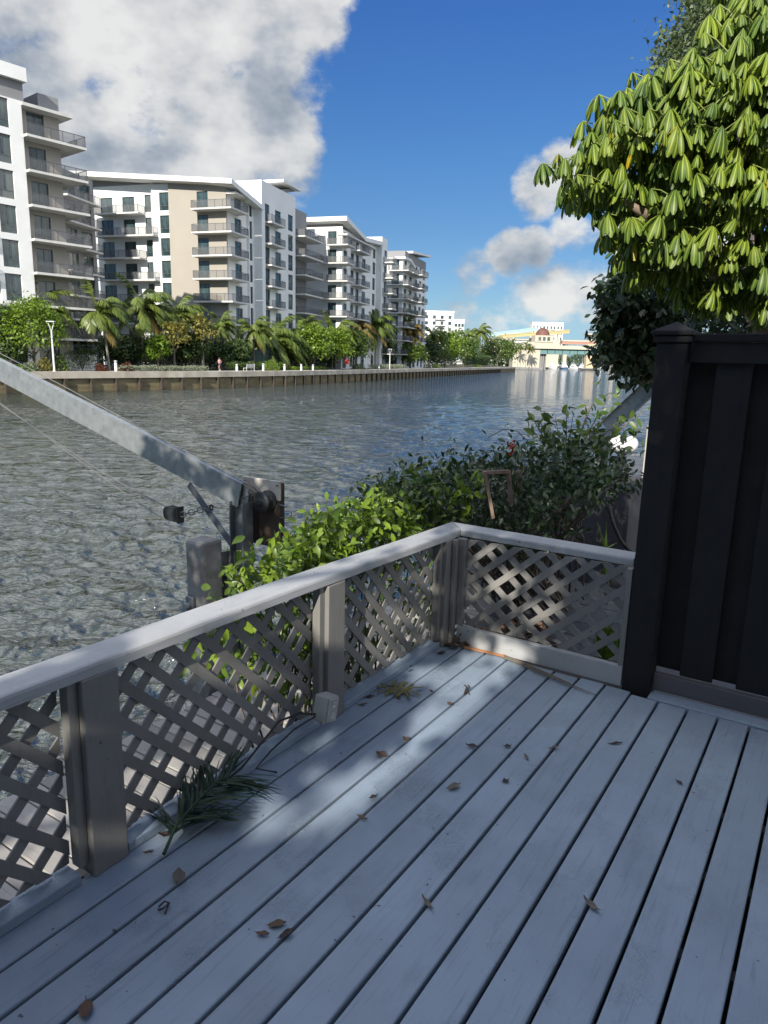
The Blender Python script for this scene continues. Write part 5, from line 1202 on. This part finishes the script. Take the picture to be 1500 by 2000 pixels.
UPOLY = [(1092, 335), (1134, 290), (1194, 240), (1225, 195), (1285, 155), (1350, 142), (1395, 112), (1412, 55), (1435, 5), (1470, -60), (1700, -80), (1750, 600), (1500, 610), (1430, 580), (1330, 585), (1290, 560), (1240, 540), (1205, 500), (1200, 460), (1175, 400), (1140, 385), (1110, 370)]
ros = []
tries = 0
while len(ros) < 310 and tries < 20000:
    tries += 1; (x, y), = polypts(UPOLY, 1)
    if all((x-a)**2+(y-b)**2 > 29**2 for a, b, _ in ros):
        ex, ey = (x-1450)/380, (y-270)/380; rr = min(1, ex*ex+ey*ey); ros.append((x, y, 7.5-1.7*math.sqrt(max(0, 1-rr))+random.uniform(-.15, .35)))
TV = [compound(11, .55, 1.5, 1), compound(10, .4, 1.4, 2), compound(12, .7, 1.55, 3), compound(9, .45, 1.45, 4)]
groups = [([], []) for _ in TV]; pet = MB(); PETM = leafmat('petiole', (.16, .22, .04), (.26, .30, .08), .05)
cen = dat(1450, 300, 7.9)
for x, y, Y in ros:
    c = dat(x, y, Y); out = c-cen; out /= np.linalg.norm(out)
    for i in range(4):
        a = i*2.399+random.random(); d = out*.55+np.array([math.cos(a)*.8, math.sin(a)*.8, .35+.3*random.random()]); d /= np.linalg.norm(d); h = c+d*random.uniform(.10, .24)
        ax = np.array([0, 0, 1.])+d*.28+rng.normal(size=3)*.12; ax /= np.linalg.norm(ax); e = np.cross(ax, rng.normal(size=3)); e /= np.linalg.norm(e); f = np.cross(ax, e); k = random.randrange(4); s = random.choice((.12, .15, .18, .21))*random.uniform(.92, 1.1)
        groups[k][0].append(h); groups[k][1].append(np.stack([e, f, ax], 1)*s)
        pet.tube([c, (c+h)/2+np.array([0, 0, .015]), h], [.006, .005, .004], PETM, 4, cap=False)
for k, (ps, ms) in enumerate(groups): nscatter('crown', TV[k][0], TV[k][1], np.array(ps), np.array(ms), L_SCH, um, UV=TV[k][2])
nb(pet, 'leaf_stalk', um)
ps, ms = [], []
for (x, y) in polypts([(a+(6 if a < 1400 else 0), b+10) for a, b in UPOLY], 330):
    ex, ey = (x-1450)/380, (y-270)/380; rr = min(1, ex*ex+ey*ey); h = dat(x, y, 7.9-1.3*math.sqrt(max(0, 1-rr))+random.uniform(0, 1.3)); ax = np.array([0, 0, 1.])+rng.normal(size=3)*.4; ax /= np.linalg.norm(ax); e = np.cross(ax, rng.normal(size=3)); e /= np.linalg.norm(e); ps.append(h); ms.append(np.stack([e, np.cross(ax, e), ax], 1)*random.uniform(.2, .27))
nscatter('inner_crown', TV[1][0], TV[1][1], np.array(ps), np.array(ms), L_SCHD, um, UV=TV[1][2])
UB = plain('umbrella_bark', (.27, .20, .155), (.16, .125, .10), ns=7, bump=.4, bs=30, rough=.85)
mb = MB(); T0 = dat(1520, 740, 7.7); T0[2] = -.5; T1 = dat(1492, 640, 7.6)
mb.tube([T0, dat(1505, 690, 7.6), T1], [.13, .12, .11], UB, 12)
for pts in [[(1492, 640, 7.6), (1460, 600, 7.4), (1430, 560, 7.2), (1390, 500, 7.), (1340, 430, 6.9)], [(1495, 650, 7.6), (1470, 580, 7.5), (1440, 520, 7.4), (1420, 430, 7.2)], [(1500, 640, 7.6), (1490, 560, 7.6), (1480, 450, 7.6), (1470, 300, 7.5)], [(1430, 560, 7.2), (1330, 470, 6.5), (1255, 415, 6.2), (1217, 392, 6.2)], [(1420, 430, 7.2), (1350, 340, 6.3), (1316, 290, 5.85), (1295, 240, 5.82)], [(1490, 630, 7.5), (1520, 560, 7.3), (1560, 480, 7.2)]]:
    P_ = [dat(*p) for p in pts]; n = len(P_); mb.tube(P_, [.07-.048*i/(n-1) for i in range(n)], UB, 8)
nb(mb, 'trunk', um)

# dark tree, oak top, back trees
def pxtree(name, label, poly, Y0, Y1, n, per, size, mat, trunkpx, r0, tmpl=LEAF6, sd=.12, cat='tree', gz=-.5):
    b = dat(*trunkpx); r = near(name, (b[0], b[1], gz), label, cat); cx = sum(p[0] for p in poly)/len(poly); cy = sum(p[1] for p in poly)/len(poly)
    P = np.array([dat(x, y, random.uniform(Y0, Y1)) for x, y in polypts(poly, n)]); pts = cluster(P, per, sd)
    nleaves('crown', pts, size, mat, r, droop=.5, tmpl=tmpl); mb = MB(); base = np.array([b[0], b[1], gz]); c = dat(cx, cy, (Y0+Y1)/2); mid = base*.45+c*.55; mid[:2] = base[:2]*.8+c[:2]*.2; mb.tube([base, (base+mid)/2, mid], [r0, r0*.85, r0*.6], BARK, 10)
    for k in range(14): p = P[random.randrange(len(P))]; mb.tube([mid, (mid+p)/2+np.array([0, 0, .1]), p], [r0*.35, r0*.22, r0*.08], BARK, 6)
    nb(mb, 'trunk', r); return r
pxtree('mango_tree', 'dark shaded round tree hanging over the water left of the fence post', [(1185, 560), (1230, 550), (1300, 560), (1345, 620), (1345, 690), (1300, 730), (1265, 735), (1235, 728), (1200, 700), (1178, 690), (1180, 660), (1200, 640), (1192, 610), (1188, 585)], 8.8, 11.2, 520, 16, .13, L_DARK, (1330, 800, 10.), .12, sd=.11)
pxtree('oak_tree', 'fine leaved tree top showing above the umbrella tree', [(1338, -30), (1440, -40), (1440, 90), (1370, 135), (1300, 140), (1262, 150), (1300, 120), (1292, 105), (1330, 95), (1285, 78), (1310, 60), (1370, 45), (1345, 10)], 12.5, 15, 330, 20, .085, L_FINE, (1480, 760, 14), .2, tmpl=LEAF4, sd=.16)
pxtree('shade_tree', 'dark leafy tree behind the fence under the umbrella tree', [(1300, 520), (1700, 500), (1700, 720), (1300, 720), (1330, 640)], 10., 12.5, 420, 14, .12, L_DARK, (1560, 800, 11.5), .15, sd=.14)
# ------------------------------------------------------------------ fallen leaves and debris on the deck
DRYM = [leafmat('fallen_brown', (.085, .055, .032), (.13, .085, .05), .08, .7), leafmat('fallen_grey', (.12, .105, .085), (.17, .15, .12), .08, .8), leafmat('fallen_red', (.085, .045, .032), (.13, .07, .045), .08, .6), leafmat('fallen_dark', (.035, .025, .02), (.06, .045, .035), .05, .7)]
def leafmesh(L, W_, curl, mat, roll=.0):
    mb = MB(); n = 7; vs = []
    for i in range(n):
        s = i/(n-1); w_ = W_*math.sin(math.pi*min(.97, max(.03, s**.85)))**.8; a = curl*(s-.4)
        y = math.sin(a)/max(abs(curl), .01)*L if abs(curl) > .05 else (s-.4)*L; z = (1-math.cos(a))/max(abs(curl), .01)*L if abs(curl) > .05 else 0
        for j in (-1, -.5, 0, .5, 1): vs.append((j*w_*math.cos(roll*abs(j)), y, z+abs(j)*w_*(.15+roll)+.003*math.sin(s*9+j*4)))
    mb.add(vs, [(5*i+j, 5*i+j+1, 5*i+j+6, 5*i+j+5) for i in range(n-1) for j in range(4)], mat, True)
    mb.tube([vs[2], (vs[2][0]+.002, vs[2][1]-L*.16, vs[2][2]+.004)], .0012, mat, 4); return mb
LV = [  # column, row, length, half width, curl, roll, material, turn, label
    (350, 1720, .075, .026, 1.6, .9, 1, 20, 'tan curled leaf resting on a board gap right of the left post'),
    (168, 1973, .07, .022, .8, .4, 2, 200, 'reddish brown leaf on the gap at the bottom left of the deck'),
    (538, 1808, .062, .016, .3, .2, 0, -75, 'flat oval brown leaf, larger of a pair near the deck front'),
    (511, 1826, .045, .010, .4, .3, 2, -95, 'tiny red brown leaf beside the flat oval leaf'),
    (557, 1830, .06, .014, 1.2, 1., 3, -50, 'dark crumpled leaf wedged in the gap beside the flat oval leaf'),
    (746, 1479, .062, .026, 1.3, .9, 2, 60, 'rust brown curled leaf alone at the edge of the sunlit patch'),
    (884, 1540, .075, .018, .7, .7, 1, -60, 'long tan curled leaf in the middle of the shaded boards'),
    (988, 1527, .036, .014, .3, .2, 3, 120, 'small round dark leaf right of the long tan leaf'),
    (924, 1460, .07, .014, .9, .8, 3, 80, 'dark two winged leaf lying across a gap'),
    (992, 1459, .036, .012, .4, .3, 3, 100, 'small black leaf right of the two winged leaf'),
    (1080, 1463, .06, .010, .8, .8, 1, -70, 'narrow grey leaf across a gap'),
    (1028, 1482, .045, .010, 1.3, .8, 1, 10, 'little twisted leaf left of the narrow grey leaf'),
    (1200, 1454, .075, .009, .3, .4, 3, -80, 'thin dark leaf lying nearest the black fence post'),
    (835, 1768, .07, .010, 1.0, .9, 1, 30, 'pale curled leaf standing in a gap near the deck centre'),
    (1155, 1773, .075, .014, 1.6, 1.0, 1, 35, 'grey twisted leaf standing in a gap at the right'),
    (1325, 1529, .034, .009, .3, .3, 3, -150, 'small dark leaf on the right hand boards'),
    (708, 1600, .05, .010, .7, .7, 0, 60, 'small brown leaf below the sunlit patch'),
    (730, 1559, .045, .011, .8, .7, 3, 130, 'dark scrap of leaf touching a gap left of the sun patch'),
    (793, 1446, .045, .016, .6, .6, 0, 40, 'brown leaf scrap in the gap above the rust brown leaf'),
    (878, 1377, .034, .015, .9, .8, 0, 0, 'small orange brown leaf in the brightest sun patch'),
    (842, 1352, .03, .008, .6, .6, 3, 30, 'dark speck of leaf on the gap left of the brightest patch'),
    (720, 1363, .06, .011, .6, .5, 3, -70, 'dark narrow leaf between the middle post and the dead umbrella leaf'),
    (706, 1378, .055, .010, .7, .6, 1, -80, 'grey narrow leaf just below the dark narrow leaf'),
    (860, 1278, .07, .016, 1.2, .6, 3, -70, 'dark curled leaf near the railing corner'),
    (832, 1275, .10, .030, 1.3, .9, 1, -50, 'large pale curled leaf against the lattice foot near the corner'),
    (812, 1262, .09, .026, 1.4, .9, 1, 60, 'large pale leaf touching the lattice behind another pale leaf'),
    (470, 1535, .07, .026, 1.4, .9, 0, 30, 'brown curled leaf under the tip of the green palm piece'),
    (492, 1536, .055, .020, 1.0, .6, 2, 10, 'purple brown leaf upright beside the palm piece'),
    (322, 1634, .05, .016, .9, .7, 3, 80, 'small dark leaf below the palm piece'),
    (288, 1667, .034, .008, .2, .2, 3, -80, 'tiny dark leaf right of the left post foot')]
for x, y, L, W_, cu, ro, mi, tu, lb in LV:
    p = dl(x, y, .0); o = leafmesh(L*.86, W_*.86, cu, DRYM[mi], ro*.4).build('fallen_leaf', label=lb, cat='leaf', group='fallen leaves on the deck'); zmin = min(v.co.z for v in o.data.vertices); w_ = wor(p[0], p[1], .003-zmin); o.location = w_; o.rotation_euler.z = R(tu)
def twig(x, y, paths, label, name='twig', mat=None, r=.003):
    b = dl(x, y, 0); t = near(name, b, label, 'twig', 'twigs and curls on the deck'); mb = MB()
    for pth in paths: mb.tube([dl(px, py, 0)+np.array([0, 0, .006+h]) for px, py, h in pth], r, mat or DRYM[3], 5)
    nb(mb, 'stem', t)
twig(320, 1776, [[(309, 1780, 0), (318, 1784, .01), (330, 1776, .015), (328, 1768, 0)], [(310, 1774, 0), (322, 1770, .012), (331, 1772, .01), (322, 1788, 0)]], 'dark curled tendril on the boards below the tan curled leaf')
twig(910, 1350, [[(907, 1340, 0), (911, 1347, .01), (906, 1358, 0)], [(914, 1340, 0), (916, 1348, .012), (908, 1356, 0)], [(912, 1352, 0), (917, 1358, .0)]], 'small forked twig in the sunlit patch')
twig(800, 1305, [[(797, 1303, 0), (801, 1306, .01), (805, 1301, 0)], [(798, 1313, 0), (805, 1312, .01)]], 'little black twig scraps near the lattice')
# dead umbrella leaf clump
dc = near('dead_leaf_clump', dl(775, 1352, 0), 'shrivelled yellow green umbrella leaf clump on the deck beside the lattice', 'dead leaf')
DG = leafmat('withered_umbrella', (.12, .11, .035), (.22, .19, .06), .15, .6, midrib=(.3, .27, .1))
for (x, y, s, nn) in ((765, 1350, .105, 9), (790, 1353, .10, 8)):
    V, F, U = compound(nn, -.05, .25, nn+40, .8); V = np.array(V); V[:, 2] += .25*np.abs(np.sin(V[:, 0]*9+V[:, 1]*7))*np.linalg.norm(V[:, :2], axis=1)*.5
    c = dl(x, y, 0)+np.array([0, 0, .02]); nscatter('leaflet', V, F, np.array([c]), np.array([np.diag([s, s, s*.8])]), DG, dc, UV=U)
mb = MB(); mb.tube([dl(742, 1340, 0)+[0, 0, .01], dl(768, 1349, 0)+[0, 0, .025]], .003, DRYM[0], 5); nb(mb, 'stalk', dc)
# corner pile of curled leaves
for i, (x, y, h, tu, mi) in enumerate([(872, 1262, .0, 30, 2), (884, 1268, .01, 100, 3), (893, 1262, .02, 160, 2), (905, 1264, .0, 60, 0), (898, 1256, .03, 200, 3), (915, 1262, .01, 130, 2), (882, 1258, .025, 300, 0)]):
    p = dl(x, y, 0); o = leafmesh(.085, .022, 1.5+.2*i, DRYM[mi], .35).build('fallen_leaf', label='curled red brown leaf in the heap at the railing corner', cat='leaf', group='leaf heap at the railing corner'); zmin = min(v.co.z for v in o.data.vertices); o.location = wor(p[0], p[1], .003-zmin+h); o.rotation_euler = (.3*math.sin(i*2), .3*math.cos(i*3), R(tu))
# long dry palm strip along the kick board
ps_ = near('dry_palm_strip', dl(1040, 1310, 0), 'long dry palm strip lying along the kick board, orange at the corner end', 'palm strip')
mb = MB(); OR = leafmat('orange_strip', (.34, .15, .06), (.42, .20, .09), .05, .6); pts = [dl(*p, 0)+np.array([0, 0, .008]) for p in ((908, 1267), (935, 1273), (962, 1279), (985, 1285))]
vs = []
for i, p in enumerate(pts): w_ = .016*(1-.25*i/3); vs += [p+[0, w_, .004], p+[0, 0, .010], p+[0, -w_, 0]]
mb.add(vs, [(3*i+k, 3*i+k+1, 3*i+k+4, 3*i+k+3) for i in range(3) for k in range(2)], OR, True); nb(mb, 'sheath', ps_)
mb = MB()
for dy, e in ((0, 1168), (3, 1150), (-2, 1120)): mb.tube([dl(x, y+dy, 0)+np.array([0, 0, z]) for x, y, z in ((983, 1284, .008), (1020, 1300, .014), (1070, 1324, .02), (1110, 1340, .014), (e, 1340+(e-1110)*.36, .006))], [.006, .005, .004, .003, .0015], DRYM[1], 5)
nb(mb, 'strand', ps_)
# fallen green palm piece leaning through the lattice
gp_ = near('palm_frond', dl(420, 1560, 0), 'dark green piece of palm frond lying against the lattice foot', 'palm frond')
PG_ = leafmat('frond_green', (.010, .032, .016), (.026, .06, .03), .2, .45)
def dz(x, y, z): return dl(x, y, z)
R0 = [dz(320, 1668, .02), dz(345, 1610, .05), dz(385, 1565, .09), dz(420, 1530, .11), dz(450, 1515, .12)]
mb = MB(); mb.tube(R0, [.007, .006, .005, .004, .002], PG_, 6); nb(mb, 'stem', gp_)
pos, D_, U_, S_ = [], [], [], []
for i in range(86):
    f = .16+.82*i/85; k = min(3, int(f*4)); p = R0[k]+(R0[k+1]-R0[k])*(f*4-k); dr = R0[k+1]-R0[k]; dr /= np.linalg.norm(dr); sd = np.cross(dr, (0, 0, 1))
    for sg in (-1, 1): pos.append(p); D_.append(dr*.8+sd*sg*(.8+.3*random.random())+np.array([0, 0, -.16-.12*random.random()])+rng.normal(size=3)*.12); U_.append(np.array([0, 0, 1.])+rng.normal(size=3)*.4); S_.append(.15+.09*random.random())
nscatter('leaflet', [(-.018, 0, 0), (.018, 0, 0), (.02, .4, .05), (-.02, .4, .05), (.012, .8, .03), (-.012, .8, .03), (0.002, 1, -.02), (-.002, 1, -.02)], [(0, 1, 2, 3), (3, 2, 4, 5), (5, 4, 6, 7)], np.array(pos), frames(np.array(D_), np.array(U_), np.array(S_)), PG_, gp_)

# ------------------------------------------------------------------ house and tree behind the camera, which shade the deck
hu = near('house', (5, -7, -.5), 'grey stuccoed house standing behind the deck', 'house')
HV, HU, HZ = 1.75, -13., 6.3
mb = MB(); mb.box(HV, 12, HU, 3.4, -.5, HZ, HOUSE); nb(mb, 'wall', hu)
mb = MB(); mb.box(1.47, 12.2, HU-.3, 3.6, HZ+.003, HZ+.2, SLAB); nb(mb, 'roof', hu)
mb = MB(); mb.box(1.69, 1.747, -2, -.2, 0, 2.1, FRAME); o = nb(mb, 'door', hu); mb = MB(); mb.box(1.68, 1.689, -1.92, -1.12, .08, 2.02, GLASS); mb.box(1.68, 1.689, -1.08, -.28, .08, 2.02, GLASS); nb(mb, 'pane', o)
for y in (-2., 1.): mb = MB(); mb.box(1.69, 1.747, y, y+1.4, 3.4, 4.7, FRAME); o = nb(mb, 'window', hu); mb = MB(); mb.box(1.68, 1.689, y+.07, y+1.33, 3.47, 4.63, GLASS); nb(mb, 'pane', o)
SL = np.array([SV[0]*cD-SV[1]*sD, SV[0]*sD+SV[1]*cD, SV[2]])     # towards the sun, deck frame
def qz(P): return P-SL*(P[2]/SL[2])
LIT = []
def lit(x, y, rx, ry, turn=0.): p = dl(x, y, 0); LIT.append((p[0], p[1], rx+.07, ry+.07, turn))
lit(985, 1285, .10, .16); lit(925, 1345, .13, .2); lit(885, 1400, .12, .3); lit(850, 1470, .09, .25); lit(915, 1290, .07, .10); lit(850, 1315, .06, .14); lit(780, 1520, .05, .16)
lit(690, 1545, .06, .18); lit(620, 1580, .05, .16); lit(545, 1600, .04, .12)
def litP(P, rv, ru): q_ = qz(np.array(P)); LIT.append((q_[0], q_[1], rv+.07, ru+.07, 0))
litP((-1.94, 2.2, .71), .10, .50); litP((-1.94, 1.6, .73), .07, .2); litP((-1.94, 3.1, .71), .06, .3); litP((-1.94, .75, .73), .08, .14)
litP((-2.5, 3.4, .6), .5, .7); litP((-2.4, 2.7, .3), .35, .35); litP((-1.86, 1.25, .12), .06, .07); litP((-1.9, 1.2, .5), .03, .16); litP((-1.86, 2.5, .42), .05, .1)
litP((-1.5, 3.7, .42), .07, .12); litP((-1.3, 3.7, .3), .06, .1); litP((-1.05, 3.7, .4), .04, .12); litP((-.5, 3.75, 1.45), .05, .12); litP((-.45, 3.73, 1.78), .05, .06); litP((-3.2, 2., -1.), .5, 1.2); litP((-3.2, 4.2, -1.), .5, .6)
litP((-4.45, 4.06, .85), .10, .08); litP((-1.9, .2, .4), .05, .2); litP((-1.9, 1.8, .5), .03, .14); litP((-1.9, 2.9, .4), .04, .25)
st = near('shade_tree', (-3.6, -6.2, -.5), 'broad leafy tree standing behind the left of the deck', 'tree')
pts = []
while len(pts) < 10500:
    q_ = np.array([random.uniform(-5.5, -1.0), random.uniform(-.8, 8.2), 0.]); f = 1.
    if any(((q_[0]-a)/rv)**2+((q_[1]-b)/ru)**2 < random.uniform(.75, 1.2) for a, b, rv, ru, _ in LIT) and random.random() > .08: continue
    tm = max(6.3, (q_[1]+1.3)/(-SL[1])); P = q_+SL*random.uniform(tm, tm+3.2)
    if P[0] > 1.3: continue
    if P[2] < 2.6: continue
    pts.append(P)
while len(pts) < 12000:
    q_ = np.array([random.uniform(-2.7, -1.85), random.uniform(1.1, 3.), 0.]); P = q_+SL*random.uniform(6.3, 9.)
    if any(((q_[0]-a)/rv)**2+((q_[1]-b)/ru)**2 < .8 for a, b, rv, ru, _ in LIT): continue
    pts.append(P)
while len(pts) < 15500:
    q_ = np.array([random.uniform(-4., -1.1), random.uniform(-1.2, 1.75), 0.]); P = q_+SL*random.uniform(6.3, 9.)
    if any(((q_[0]-a)/rv)**2+((q_[1]-b)/ru)**2 < 1 for a, b, rv, ru, _ in LIT): continue
    if P[0] < 1.3: pts.append(P)
pts = np.array(pts); nleaves('crown', pts, .15, L_MID, st, tmpl=([(x, y-.5, z) for x, y, z in LEAF4[0]], LEAF4[1]))
mb = MB(); b = np.array([-3.6, -6.2, -.5]); m_ = np.array([-3.2, -5.4, 2.2]); mb.tube([b, (b+m_)/2, m_], [.22, .18, .15], BARK, 10)
for k in range(22): p = pts[random.randrange(len(pts))]; mb.tube([m_, (m_+p)/2+np.array([0, 0, .2]), p], [.07, .04, .012], BARK, 6)
nb(mb, 'trunk', st)
for o in list(bpy.data.objects):
    if '_b' in o: del o['_b']
